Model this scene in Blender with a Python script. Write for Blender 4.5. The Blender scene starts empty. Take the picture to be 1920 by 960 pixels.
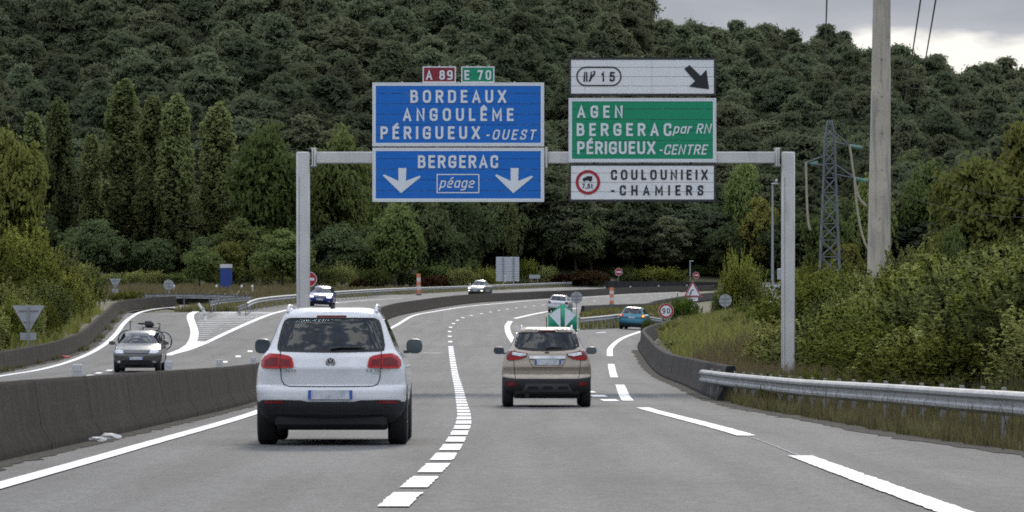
import bpy, bmesh, math, random
import numpy as np
from mathutils import Vector, Matrix, noise as mnoise
random.seed(7); rng = np.random.default_rng(7)
sc = bpy.context.scene
C = sc.collection
R = math.radians
# ------------------------------------------------------------------ camera, sky, sun, exposure
F, HZ, CZ = 8000.0, 643.0, 1.22          # focal length in photo pixels, horizon row, eye height
cam = bpy.data.cameras.new('camera'); cam.sensor_width = 36; cam.lens = F/1920*36
cam.shift_y = (HZ-480)/1920; cam.clip_start = 0.5; cam.clip_end = 6000
camo = bpy.data.objects.new('camera', cam); C.objects.link(camo)
camo.location = (0, 0, CZ); camo.rotation_euler = (R(90), 0, 0); sc.camera = camo
SUN_EL, SUN_AZ = 27.0, 4.0               # degrees; azimuth clockwise from +Y
sun = bpy.data.lights.new('sun', 'SUN'); sun.energy = 1.5; sun.angle = R(10); sun.color = (1, .92, .80)
suno = bpy.data.objects.new('sun', sun); C.objects.link(suno)
suno.rotation_euler = (R(90-SUN_EL), 0, R(180-SUN_AZ)); suno.location = (0, 0, 60)
sc.view_settings.view_transform = 'Standard'; sc.view_settings.look = 'None'
sc.view_settings.exposure = 0.0; sc.view_settings.gamma = 1
sc.cycles.use_denoising = False
try: sc.cycles.denoiser = 'OPENIMAGEDENOISE'
except Exception: pass
sc.cycles.filter_width = 1.8; sc.cycles.max_bounces = 6; sc.cycles.transparent_max_bounces = 8; sc.cycles.volume_bounces = 0
world = bpy.data.worlds.new('World'); sc.world = world; world.use_nodes = True
def build_world():
    nt = world.node_tree; nt.nodes.clear(); N = nt.nodes.new; L = nt.links.new
    out = N('ShaderNodeOutputWorld'); bg = N('ShaderNodeBackground'); bg.inputs['Strength'].default_value = 0.1
    sky = N('ShaderNodeTexSky'); sky.sky_type = 'NISHITA'; sky.sun_disc = False
    sky.sun_elevation = R(SUN_EL); sky.sun_rotation = R(SUN_AZ)
    tc = N('ShaderNodeTexCoord'); sp = N('ShaderNodeSeparateXYZ'); L(tc.outputs['Generated'], sp.inputs[0])
    def M(op, a, b=None, clamp=False):
        m = N('ShaderNodeMath'); m.operation = op; m.use_clamp = clamp
        for i, v in enumerate((a, b)):
            if v is None: continue
            if isinstance(v, (int, float)): m.inputs[i].default_value = v
            else: L(v, m.inputs[i])
        return m.outputs[0]
    mp = N('ShaderNodeMapping'); mp.inputs['Location'].default_value = CLOUD_OFF; mp.inputs['Scale'].default_value = (1, 1, 3.2); L(tc.outputs['Generated'], mp.inputs[0])
    n1 = N('ShaderNodeTexNoise'); n1.inputs['Scale'].default_value = 11; n1.inputs['Detail'].default_value = 9
    n1.inputs['Roughness'].default_value = 0.5; n1.inputs['Distortion'].default_value = 0.15; L(mp.outputs[0], n1.inputs['Vector'])
    rp = N('ShaderNodeValToRGB'); L(n1.outputs['Fac'], rp.inputs[0])
    e = rp.color_ramp.elements
    e[0].position = 0.40; e[0].color = (1.75, 1.74, 1.70, 1); e[1].position = 0.64; e[1].color = (0.38, 0.47, 0.66, 1)
    k = rp.color_ramp.elements.new(0.475); k.color = (0.62, 0.70, 0.87, 1)
    # overcast sky: three times as bright overhead as at the horizon
    g = M('MULTIPLY_ADD', sp.outputs['Z'], 3.2); nt.nodes[-1].inputs[2].default_value = 1.0
    g = M('MAXIMUM', g, 1.0)
    sc_ = N('ShaderNodeVectorMath'); sc_.operation = 'SCALE'; L(rp.outputs[0], sc_.inputs[0])
    gg = M('MULTIPLY', g, CLOUD_K); L(gg, sc_.inputs['Scale'])
    mx = N('ShaderNodeMixRGB'); mx.inputs[0].default_value = 0.92; L(sky.outputs[0], mx.inputs[1]); L(sc_.outputs[0], mx.inputs[2])
    L(mx.outputs[0], bg.inputs['Color']); L(bg.outputs[0], out.inputs[0])
CLOUD_OFF = (-1.594, 2.974, -0.196); CLOUD_K = 4.5
build_world()

# ------------------------------------------------------------------ the lie of the land
def sst(a, b, x):
    t = np.clip((np.asarray(x, float)-a)/(b-a), 0, 1); return t*t*(3-2*t)
_yy = np.arange(-200, 4001, 1.0)
_slope = 0.0195*sst(120, 180, _yy)*(1-0.9*sst(900, 1200, _yy))
_ramp = np.concatenate([[0], np.cumsum(_slope)[:-1]])
def S(X, Y):                                   # height of the carriageways: level, then 2 % up and banked to the right
    X = np.asarray(X, float); Y = np.asarray(Y, float)
    e = 0.06*sst(165, 300, Y)-0.04*sst(400, 500, Y)
    return np.interp(Y, _yy, _ramp)-0.07*np.exp(-((Y-95)/30)**2)-e*np.clip(X, -18, 60)
def G(px, py, dz=0.0):                          # where a sight line meets the carriageway surface
    Y = np.arange(20, 1000, 0.25); X = (px-960)*Y/F
    d = CZ-(py-HZ)*Y/F-(S(X, Y)+dz)
    i = np.argmax(d < 0) if (d < 0).any() else len(Y)-1
    if i > 0:
        t = d[i-1]/(d[i-1]-d[i]); y = Y[i-1]+t*0.25
    else: y = Y[0]
    return ((px-960)*y/F, y)
def at(px, py, Y): return ((px-960)*Y/F, Y, CZ-(py-HZ)*Y/F)
def GL(pts): return np.array([G(*p) for p in pts])
def spline(P, step=2.0):                        # smooth resampling of a polyline (any dimension)
    P = np.asarray(P, float)
    Q = np.vstack([2*P[0]-P[1], P, 2*P[-1]-P[-2]]); out = []
    for i in range(1, len(Q)-2):
        p0, p1, p2, p3 = Q[i-1], Q[i], Q[i+1], Q[i+2]
        d0 = max(np.linalg.norm(p1-p0)**.5, 1e-6); d1 = max(np.linalg.norm(p2-p1)**.5, 1e-6); d2 = max(np.linalg.norm(p3-p2)**.5, 1e-6)
        m1 = d1*((p1-p0)/d0-(p2-p0)/(d0+d1)+(p2-p1)/d1); m2 = d1*((p2-p1)/d1-(p3-p1)/(d1+d2)+(p3-p2)/d2)
        n = max(1, int(np.linalg.norm(p2-p1)/step))
        for k in range(n):
            t = k/n
            out.append((2*t**3-3*t*t+1)*p1+(t**3-2*t*t+t)*m1+(-2*t**3+3*t*t)*p2+(t**3-t*t)*m2)
    out.append(P[-1]); out = np.array(out)
    s = np.concatenate([[0], np.cumsum(np.linalg.norm(np.diff(out, axis=0), axis=1))])
    t = np.linspace(0, s[-1], max(2, int(round(s[-1]/step))+1))
    return np.stack([np.interp(t, s, out[:, i]) for i in range(out.shape[1])], 1)
def arc(P): return np.concatenate([[0], np.cumsum(np.linalg.norm(np.diff(P, axis=0), axis=1))])
def sub(P, a, b, step=1.5):
    s = arc(P); t = np.linspace(a, b, max(2, int((b-a)/step)+2))
    return np.stack([np.interp(t, s, P[:, i]) for i in range(P.shape[1])], 1)
def normals(P):
    d = np.gradient(P[:, :2], axis=0); d /= np.linalg.norm(d, axis=1)[:, None]+1e-9
    return np.stack([d[:, 1], -d[:, 0]], 1)     # to the right of travel

# ------------------------------------------------------------------ materials
MATS = {}
def mat(name, col, rough=.6, metal=0., var=.15, scale=3., bump=0., bscale=40., coat=0., spec=.5, streak=None, emit=None, trans=0., dirt=None):
    if name in MATS: return MATS[name]
    m = bpy.data.materials.new(name); m.use_nodes = True; nt = m.node_tree; N = nt.nodes.new; L = nt.links.new
    b = nt.nodes['Principled BSDF']; b.inputs['Roughness'].default_value = rough; b.inputs['Metallic'].default_value = metal
    b.inputs['Coat Weight'].default_value = coat; b.inputs['Coat Roughness'].default_value = .05; b.inputs['Specular IOR Level'].default_value = spec
    b.inputs['Transmission Weight'].default_value = trans
    tc = N('ShaderNodeTexCoord')
    n = N('ShaderNodeTexNoise'); n.inputs['Scale'].default_value = scale; n.inputs['Detail'].default_value = 6; L(tc.outputs['Object'], n.inputs['Vector'])
    r = N('ShaderNodeValToRGB'); e = r.color_ramp.elements
    e[0].position = .3; e[1].position = .7
    e[0].color = (*[c*(1-var) for c in col], 1); e[1].color = (*[min(1, c*(1+var)) for c in col], 1)
    L(n.outputs['Fac'], r.inputs[0]); last = r.outputs[0]
    if streak:                                   # rain streaks: noise stretched upright
        mp = N('ShaderNodeMapping'); mp.inputs['Scale'].default_value = streak[0]; L(tc.outputs['Object'], mp.inputs[0])
        n2 = N('ShaderNodeTexNoise'); n2.inputs['Scale'].default_value = 1; n2.inputs['Detail'].default_value = 5; L(mp.outputs[0], n2.inputs['Vector'])
        r2 = N('ShaderNodeValToRGB'); r2.color_ramp.elements[0].position = streak[1]; r2.color_ramp.elements[1].position = streak[2]; L(n2.outputs['Fac'], r2.inputs[0])
        mx = N('ShaderNodeMixRGB'); L(r2.outputs[0], mx.inputs[0]); L(last, mx.inputs[1]); mx.inputs[2].default_value = (*streak[3], 1); last = mx.outputs[0]
    if dirt:                                     # pale or dark flecks
        n3 = N('ShaderNodeTexNoise'); n3.inputs['Scale'].default_value = dirt[0]; n3.inputs['Detail'].default_value = 3; L(tc.outputs['Object'], n3.inputs['Vector'])
        r3 = N('ShaderNodeValToRGB'); r3.color_ramp.elements[0].position = dirt[1]; r3.color_ramp.elements[1].position = dirt[2]; L(n3.outputs['Fac'], r3.inputs[0])
        mx = N('ShaderNodeMixRGB'); L(r3.outputs[0], mx.inputs[0]); L(last, mx.inputs[1]); mx.inputs[2].default_value = (*dirt[3], 1); last = mx.outputs[0]
    L(last, b.inputs['Base Color'])
    if bump:
        nb = N('ShaderNodeTexNoise'); nb.inputs['Scale'].default_value = bscale; nb.inputs['Detail'].default_value = 4; L(tc.outputs['Object'], nb.inputs['Vector'])
        bp = N('ShaderNodeBump'); bp.inputs['Strength'].default_value = bump; bp.inputs['Distance'].default_value = .02; L(nb.outputs['Fac'], bp.inputs['Height']); L(bp.outputs[0], b.inputs['Normal'])
    if emit:
        b.inputs['Emission Color'].default_value = (*emit[0], 1); b.inputs['Emission Strength'].default_value = emit[1]
    MATS[name] = m; return m
def leafmat(name, c1, c2, trans=.3, hue=.06):
    trans = min(.5, trans*1.35)
    """two leaf colours mixed leaf by leaf and clump by clump, with a shift from plant to plant"""
    if name in MATS: return MATS[name]
    m = bpy.data.materials.new(name); m.use_nodes = True; nt = m.node_tree; N = nt.nodes.new; L = nt.links.new
    nt.nodes.clear(); out = N('ShaderNodeOutputMaterial')
    geo = N('ShaderNodeNewGeometry'); oi = N('ShaderNodeObjectInfo'); tc = N('ShaderNodeTexCoord')
    n = N('ShaderNodeTexNoise'); n.inputs['Scale'].default_value = .9; n.inputs['Detail'].default_value = 3; L(tc.outputs['Object'], n.inputs['Vector'])
    a = N('ShaderNodeMath'); a.operation = 'MULTIPLY_ADD'; L(geo.outputs['Random Per Island'], a.inputs[0]); a.inputs[1].default_value = .5
    s = N('ShaderNodeMath'); s.operation = 'SUBTRACT'; L(n.outputs['Fac'], s.inputs[0]); s.inputs[1].default_value = .25; L(s.outputs[0], a.inputs[2])
    mx = N('ShaderNodeMixRGB'); L(a.outputs[0], mx.inputs[0]); mx.inputs[1].default_value = (*c1, 1); mx.inputs[2].default_value = (*c2, 1); mx.use_clamp = True
    hs = N('ShaderNodeHueSaturation'); L(mx.outputs[0], hs.inputs['Color'])
    h = N('ShaderNodeMapRange'); L(oi.outputs['Random'], h.inputs[0]); h.inputs[3].default_value = .5-hue; h.inputs[4].default_value = .5+hue; L(h.outputs[0], hs.inputs['Hue'])
    v = N('ShaderNodeMath'); v.operation = 'MULTIPLY_ADD'; L(oi.outputs['Random'], v.inputs[0]); v.inputs[1].default_value = 7.31; v.inputs[2].default_value = .17
    fr = N('ShaderNodeMath'); fr.operation = 'FRACT'; L(v.outputs[0], fr.inputs[0])
    vr = N('ShaderNodeMapRange'); L(fr.outputs[0], vr.inputs[0]); vr.inputs[3].default_value = .64; vr.inputs[4].default_value = 1.36; L(vr.outputs[0], hs.inputs['Value'])
    d = N('ShaderNodeBsdfDiffuse'); t = N('ShaderNodeBsdfTranslucent'); L(hs.outputs[0], d.inputs[0]); L(hs.outputs[0], t.inputs[0])
    ms = N('ShaderNodeMixShader'); ms.inputs[0].default_value = trans; L(d.outputs[0], ms.inputs[1]); L(t.outputs[0], ms.inputs[2]); L(ms.outputs[0], out.inputs[0])
    MATS[name] = m; return m
def asphalt():
    m = bpy.data.materials.new('asphalt'); m.use_nodes = True; nt = m.node_tree; N = nt.nodes.new; L = nt.links.new
    b = nt.nodes['Principled BSDF']; b.inputs['Roughness'].default_value = .82; b.inputs['Specular IOR Level'].default_value = .25
    tc = N('ShaderNodeTexCoord')
    def noise(scale, vec=None, detail=6):
        n = N('ShaderNodeTexNoise'); n.inputs['Scale'].default_value = scale; n.inputs['Detail'].default_value = detail
        if vec: mp = N('ShaderNodeMapping'); mp.inputs['Scale'].default_value = vec; L(tc.outputs['Object'], mp.inputs[0]); L(mp.outputs[0], n.inputs['Vector'])
        else: L(tc.outputs['Object'], n.inputs['Vector'])
        return n.outputs['Fac']
    def ramp(f, p0, p1, c0, c1):
        r = N('ShaderNodeValToRGB'); e = r.color_ramp.elements; e[0].position = p0; e[1].position = p1; e[0].color = (*c0, 1); e[1].color = (*c1, 1); L(f, r.inputs[0]); return r.outputs[0]
    def mul(a, c):
        x = N('ShaderNodeMixRGB'); x.blend_type = 'MULTIPLY'; x.inputs[0].default_value = 1; L(a, x.inputs[1]); L(c, x.inputs[2]); return x.outputs[0]
    base = ramp(noise(.15), .3, .7, (.098, .098, .096), (.124, .123, .120))
    base = mul(base, ramp(noise(1, (1.3, .035, 1)), .40, .60, (.83, .83, .83), (1.09, 1.09, 1.09)))   # wheel tracks along the lanes
    base = mul(base, ramp(noise(28, None, 3), .38, .62, (.66, .66, .66), (1.34, 1.34, 1.34)))               # stones
    base = mul(base, ramp(noise(7, (1, .35, 1), 4), .38, .62, (.88, .88, .88), (1.12, 1.12, 1.11)))
    base = mul(base, ramp(noise(.6, (1, .25, 1)), .54, .68, (1, 1, 1), (.84, .84, .85)))              # stains
    L(base, b.inputs['Base Color'])
    bp = N('ShaderNodeBump'); bp.inputs['Strength'].default_value = .5; bp.inputs['Distance'].default_value = .01; L(noise(60, None, 2), bp.inputs['Height']); L(bp.outputs[0], b.inputs['Normal'])
    MATS['asphalt'] = m; return m

# ------------------------------------------------------------------ mesh helpers
def tag(o, label=None, cat=None, group=None, kind=None):
    for k, v in (('label', label), ('category', cat), ('group', group), ('kind', kind)):
        if v: o[k] = v
    return o
def empty(name, loc=(0, 0, 0), rz=0.):
    o = bpy.data.objects.new(name, None); C.objects.link(o); o.location = loc; o.rotation_euler = (0, 0, rz); o.empty_display_size = .3
    return o
def mesh(name, V, Fc, m=None, parent=None, smooth=False, angle=None, loc=None):
    me = bpy.data.meshes.new(name)
    me.from_pydata([tuple(map(float, v)) for v in V], [], [tuple(map(int, f)) for f in Fc]); me.update()
    return link(name, me, m, parent, smooth, angle, loc)
def link(name, me, m=None, parent=None, smooth=False, angle=None, loc=None):
    if m and not me.materials: me.materials.append(m)
    if smooth or angle:
        me.polygons.foreach_set('use_smooth', [True]*len(me.polygons))
        if angle: me.set_sharp_from_angle(angle=R(angle))
    o = bpy.data.objects.new(name, me); C.objects.link(o)
    if parent: o.parent = parent
    if loc: o.location = loc
    return o
def quads(V4, name, m, parent=None, soft=None):   # fast: (n,4,3) array of quads; soft = height of a crown's centre: leaf normals lean outwards
    n = len(V4); me = bpy.data.meshes.new(name); me.vertices.add(4*n); me.vertices.foreach_set('co', np.ascontiguousarray(V4, np.float32).ravel())
    me.loops.add(4*n); me.loops.foreach_set('vertex_index', np.arange(4*n, dtype=np.int32)); me.polygons.add(n)
    me.polygons.foreach_set('loop_start', np.arange(0, 4*n, 4, dtype=np.int32)); me.update(calc_edges=True); me.validate()
    me.materials.append(m)
    if soft is not None:
        V4 = np.asarray(V4); c = V4.mean(1); f = np.cross(V4[:, 2]-V4[:, 0], V4[:, 3]-V4[:, 1]); f /= np.linalg.norm(f, axis=1)[:, None]+1e-9
        o = c-np.array([0, 0, soft]); o[:, 2] *= .6; o /= np.linalg.norm(o, axis=1)[:, None]+1e-9; o[:, 2] += .25
        f *= np.sign((f*o).sum(1))[:, None]+1e-6; v = .42*f+o; v /= np.linalg.norm(v, axis=1)[:, None]
        me.polygons.foreach_set('use_smooth', np.ones(n, bool)); me.normals_split_custom_set_from_vertices(np.repeat(v, 4, 0).tolist())
    return me
class MB:
    """collects boxes, tubes, lathes and prisms into one mesh"""
    def __init__(s): s.v = []; s.f = []
    def add(s, V, Fc):
        o = len(s.v); s.v += [tuple(map(float, v)) for v in V]; s.f += [tuple(i+o for i in f) for f in Fc]; return s
    def box(s, c, d, rz=0., bev=0.):
        x, y, z = [k/2 for k in d]; M = Matrix.Rotation(rz, 3, 'Z')
        if bev > 0:
            b = min(bev, x*.9, y*.9, z*.9); V = []; idx = {}
            bm = bmesh.new(); bmesh.ops.create_cube(bm, size=1); bmesh.ops.scale(bm, vec=d, verts=bm.verts)
            bmesh.ops.bevel(bm, geom=bm.edges[:], offset=b, segments=1, affect='EDGES'); bm.verts.index_update()
            V = [M @ v.co+Vector(c) for v in bm.verts]; Fc = [[v.index for v in f.verts] for f in bm.faces]; bm.free()
            return s.add(V, Fc)
        V = [M @ Vector((i*x, j*y, k*z))+Vector(c) for i in (-1, 1) for j in (-1, 1) for k in (-1, 1)]
        return s.add(V, [(0, 1, 3, 2), (4, 6, 7, 5), (0, 4, 5, 1), (2, 3, 7, 6), (0, 2, 6, 4), (1, 5, 7, 3)])
    def tube(s, pts, r, n=8, cap=True):
        P = [Vector(p) for p in pts]; rr = r if hasattr(r, '__len__') else [r]*len(P); V = []; Fc = []
        up = Vector((0, 0, 1))
        for i, p in enumerate(P):
            d = (P[min(i+1, len(P)-1)]-P[max(i-1, 0)]).normalized(); a = d.cross(up if abs(d.z) < .95 else Vector((1, 0, 0))).normalized(); b = d.cross(a)
            V += [p+(a*math.cos(t)+b*math.sin(t))*rr[i] for t in (2*math.pi*k/n for k in range(n))]
        for i in range(len(P)-1):
            for k in range(n): Fc.append((i*n+k, i*n+(k+1) % n, (i+1)*n+(k+1) % n, (i+1)*n+k))
        if cap: Fc += [tuple(range(n))[::-1], tuple(range((len(P)-1)*n, len(P)*n))]
        return s.add(V, Fc)
    def lathe(s, prof, c=(0, 0, 0), axis='Z', n=24):      # prof: (radius, along axis)
        V = []; Fc = []
        for r, h in prof:
            for k in range(n):
                t = 2*math.pi*k/n; a, b = r*math.cos(t), r*math.sin(t)
                V.append({'Z': (a, b, h), 'Y': (a, h, b), 'X': (h, a, b)}[axis])
        for i in range(len(prof)-1):
            for k in range(n): Fc.append((i*n+k, i*n+(k+1) % n, (i+1)*n+(k+1) % n, (i+1)*n+k))
        Fc += [tuple(range(n))[::-1], tuple(range((len(prof)-1)*n, len(prof)*n))]
        return s.add([Vector(v)+Vector(c) for v in V], Fc)
    def prism(s, poly, y0, y1):                       # polygon in x,z pushed from y0 to y1
        n = len(poly); V = [(p[0], y0, p[1]) for p in poly]+[(p[0], y1, p[1]) for p in poly]
        return s.add(V, [tuple(range(n)), tuple(range(2*n-1, n-1, -1))]+[(i, i+n, (i+1) % n+n, (i+1) % n) for i in range(n)])
    def sweep(s, P, prof, z=None, close=True):          # profile (right, up) along ground line P (x,y[,z])
        Nn = normals(P); m = len(prof); V = []; Fc = []
        zz = S(P[:, 0], P[:, 1]) if z is None else z
        for i in range(len(P)):
            for (a, b) in prof: V.append((P[i, 0]+Nn[i, 0]*a, P[i, 1]+Nn[i, 1]*a, zz[i]+b))
        for i in range(len(P)-1):
            for k in range(m if close else m-1): Fc.append((i*m+k, (i+1)*m+k, (i+1)*m+(k+1) % m, i*m+(k+1) % m))
        if close: Fc += [tuple(range(m)), tuple(range(len(P)*m-1, (len(P)-1)*m-1, -1))]
        return s.add(V, Fc)
    def build(s, name, m=None, parent=None, smooth=False, angle=None, loc=None): return mesh(name, s.v, s.f, m, parent, smooth, angle, loc)
    def data(s, name, m): me = bpy.data.meshes.new(name); me.from_pydata(s.v, [], s.f); me.update(); me.materials.append(m); return me
# ------------------------------------------------------------------ lines on the ground (surveyed from the photograph, metres)
CENTRE = spline(GL([(700, 990), (752.5, 937), (789, 904), (816, 877), (846, 840), (861, 814), (869, 795), (870, 780), (866, 758), (858, 721),
                    (851, 690), (847, 665), (844, 640), (843, 622.7), (844.6, 615), (849.6, 607.7), (857.5, 601), (868, 595.6), (885, 591.5),
                    (908, 587.5), (934, 582.7), (965, 578), (1030, 571), (1094, 566), (1182, 560), (1284, 553)]), 1.0)
LEFT_EDGE = spline(GL([(-60, 929), (0, 912), (240, 844), (480, 774), (600, 700), (672, 650), (745, 609), (779, 591), (817, 584), (871, 575.5), (950, 568), (1000, 563.5),
                       (1094, 558), (1182, 552.5), (1284, 549), (1330, 547)]), 1.0)
MEDIAN = spline(GL([(-90, 888), (0, 866), (240, 811), (480, 753), (600, 684), (662, 640), (736, 596), (783, 585), (846, 574), (908, 567), (1000, 561), (1094, 556), (1182, 550.5), (1284, 546.5), (1340, 544.5)]), 1.5)
EXIT_EDGE = spline(GL([(1900, 1000), (1790, 962), (1500, 856), (1400, 818), (1202, 764), (1178, 752), (1162, 722), (1152, 708), (1146, 684), (1144, 670), (1144, 655), (1152, 645), (1168, 634), (1202, 621.5)]), 1.0)
DIVERGE = spline(GL([(1150, 754), (1137, 748.5), (1119, 742), (1106, 737), (1085, 728), (1050, 708), (1010, 683), (975, 655), (957, 632), (952, 620), (951.5, 611), (957, 602.5)]), 1.0)
ASPHALT_R = GL([(2150, 885), (1920, 852), (1763, 829), (1638, 810), (1555, 793), (1472, 779), (1388, 764), (1310, 738), (1275, 721), (1240, 707), (1222, 692), (1208, 674), (1197, 648), (1200, 630)])
WALL_LEFT = spline(GL([(-150, 722), (0, 697), (62, 684), (120, 669), (160, 652), (187, 628), (212, 602), (232, 586), (275, 579), (335, 574)]), 1.5)
LEFT_LINE = spline(GL([(-130, 727), (0, 705.7), (67, 695), (125, 680), (162, 666), (195, 647), (217, 627), (232, 607), (246, 595), (267, 584.5), (300, 578.5), (335, 575.5)]), 1.0)
VERGE_L = GL([(396, 584.5), (445, 584), (480, 580), (558, 569), (626, 559.5), (700, 555), (780, 551), (874, 546), (930, 543.5), (1080, 537.5), (1200, 533)])
BARRIER_R = spline(GL([(1088, 591.5), (1143, 588), (1204, 585), (1228, 578), (1284, 568), (1340, 561)]), 2.0)
_wr = np.vstack([GL([(1345, 752), (1310, 737), (1275, 720.5), (1240, 706), (1222, 691.5), (1208, 673), (1196, 647)]), [[7.9, 243.], [9.6, 268.], [11.6, 292.], [14.5, 320.]]])
WALL_RIGHT = spline(_wr, 1.5)
def Xr(Y):                                       # right edge of the asphalt
    P = np.vstack([[[5.4, 0.]], ASPHALT_R[:9], _wr[4:], [[16., 332.], [60., 348.], [60., 3000.]]]); o = np.argsort(P[:, 1]); P = P[o]
    return np.interp(Y, P[:, 1], P[:, 0])
def Xl(Y):
    P = np.vstack([[[-19., 0.], [-19., 100.]], WALL_LEFT]); P = P[np.argsort(P[:, 1])]
    return np.interp(Y, P[:, 1], P[:, 0])
def T(X, Y):                                     # height of the open ground
    X = np.asarray(X, float); Y = np.asarray(Y, float); z = S(X, Y)-.10
    dR = X-Xr(Y)-.8; h = 2.3*sst(40, 70, Y)*(1-.35*sst(110, 190, Y))*(1-.8*sst(215, 300, Y))+.02
    near = 1-sst(122, 150, Y)                     # beside the guard rail the verge stays level for a metre and a half
    q = np.clip(dR-(1.6+1.5*sst(92, 114, Y))*near, 0, None)
    z = z+np.where(dR > 0, .10+.42*(1-near)*(1-sst(230, 280, Y))*np.clip(dR/.3, 0, 1)+h*(1-np.exp(-q*.40/h)), 0)
    dL = Xl(Y)-X-1.7; hl = 1.7*sst(80, 150, Y)*(1-.9*sst(230, 275, Y))+.02
    z = z+np.where(dL > 0, .10+.35*(1-sst(215, 262, Y))*np.clip(dL/.3, 0, 1)+hl*(1-np.exp(-dL*.35/hl)), 0)
    # the wooded hill
    px = 960+X*F/np.maximum(Y, 60.)
    sky = np.interp(px, [-900, -200, 0, 600, 1000, 1165, 1205, 1320, 1440, 1640, 1800, 1920, 2200, 2900], [-190, -110, -60, -30, 45, 84, 156, 166, 180, 212, 246, 260, 300, 340])
    zr = CZ+(HZ-sky)*985/F; b0 = 10.3
    up = np.clip((Y-688)/300, 0, 1)**1.05
    hill = np.where(Y > 688, b0+(zr-b0)*up-.12*np.clip(Y-990, 0, 1e9), -1e9)
    z = np.where(Y > 660, np.maximum(np.minimum(z, b0+.002*(Y-660)), hill), z)
    return z
def build_land():
    xs = np.unique(np.concatenate([np.arange(-600, -60, 20), np.arange(-60, -16, 1.5), np.arange(-16, 4, 2.), np.arange(4, 34, .6), np.arange(34, 80, 3.), np.arange(80, 601, 20)]))
    ys = np.unique(np.concatenate([np.arange(-60, 20, 10), np.arange(20, 340, 2.), np.arange(340, 700, 6.), np.arange(700, 1100, 10.), np.arange(1100, 2600, 75.)]))
    XX, YY = np.meshgrid(xs, ys); ZZ = T(XX, YY)
    rel = rng.normal(0, .02, ZZ.shape)*((XX > Xr(YY)+1) | (XX < Xl(YY)-1)); ZZ = ZZ+rel
    V = np.stack([XX, YY, ZZ], -1).reshape(-1, 3); nx = len(xs)
    I = (np.arange(len(ys)-1)[:, None]*nx+np.arange(nx-1)[None]).ravel()
    Fc = np.stack([I, I+1, I+1+nx, I+nx], 1)
    o = mesh('ground', V, Fc, mat('earth', (.085, .078, .040), .95, var=.45, scale=.25, bump=.6, bscale=3, dirt=(1.6, .5, .7, (.12, .105, .055))), smooth=True)
    tag(o, kind='structure')
    # carriageway sheet
    asp = asphalt(); V = []; Fc = []; rows = list(np.arange(-40, 262, 2.))+[262.]+list(np.arange(266, 703, 3.)); n = 30
    vl = VERGE_L[np.argsort(VERGE_L[:, 1])]; br = BARRIER_R[np.argsort(BARRIER_R[:, 1])]
    for y in rows:
        l = float(Xl(y))-.1 if y <= 262 else float(np.interp(y, vl[:, 1], vl[:, 0]))
        r = float(Xr(y))+.15 if y <= 331 else float(np.interp(y, br[:, 1], br[:, 0]))+.2
        for k in range(n+1):
            x = l+(r-l)*k/n; V.append((x, y, float(S(x, y))))
    for i in range(len(rows)-1):
        for k in range(n): a = i*(n+1)+k; Fc.append((a, a+1, a+n+2, a+n+1))
    road = mesh('road', V, Fc, asp, smooth=True); tag(road, kind='structure')
    # mouth of the joining slip road on the left
    P = np.array([G(318, 578), G(398, 586), G(440, 560), G(262, 560)]); V = []; Fc = []; n = 10
    for i in range(n+1):
        for k in range(n+1):
            u, v = i/n, k/n; p = (1-u)*((1-v)*P[0]+v*P[1])+u*((1-v)*P[3]+v*P[2]); V.append((p[0], p[1], float(S(*p))+.006))
    for i in range(n):
        for k in range(n): a = i*(n+1)+k; Fc.append((a, a+1, a+n+2, a+n+1))
    tag(mesh('slip_road', V, Fc, asp, smooth=True), kind='structure')
    return road
road = build_land()
PAINT = mat('road_paint', (.80, .80, .78), .7, var=.05, scale=2, dirt=(5, .47, .68, (.50, .50, .49)), bump=.2, bscale=30)
PAINT_OLD = mat('worn_road_paint', (.62, .62, .61), .75, var=.1, scale=2, dirt=(9, .50, .7, (.36, .36, .36)))
def stripe(P, w, name='lane_mark', m=None, dz=.012):
    P = np.asarray(P); near_ = P[:, 1].mean() < 120 and w > .1
    if near_: P = sub(P, 0, arc(P)[-1], .22)
    Nn = normals(P); V = []; Fc = []
    for i in range(len(P)):
        for s in (-.5, .5):
            x, y = P[i]+Nn[i]*(w*s+(random.gauss(0, .006) if near_ else 0)); V.append((x, y, float(S(x, y))+dz))
    for i in range(len(P)-1): Fc.append((2*i, 2*i+2, 2*i+3, 2*i+1))
    return mesh(name, V, Fc, m or PAINT, road)
def dashes(P, s0, s1, on, off, w, name='lane_dash', m=None):
    s = s0
    while s+on < s1: stripe(sub(P, s, s+on), w, name, m); s += on+off
def s_at(P, Y): return float(np.interp(Y, P[:, 1], arc(P)))
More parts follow.
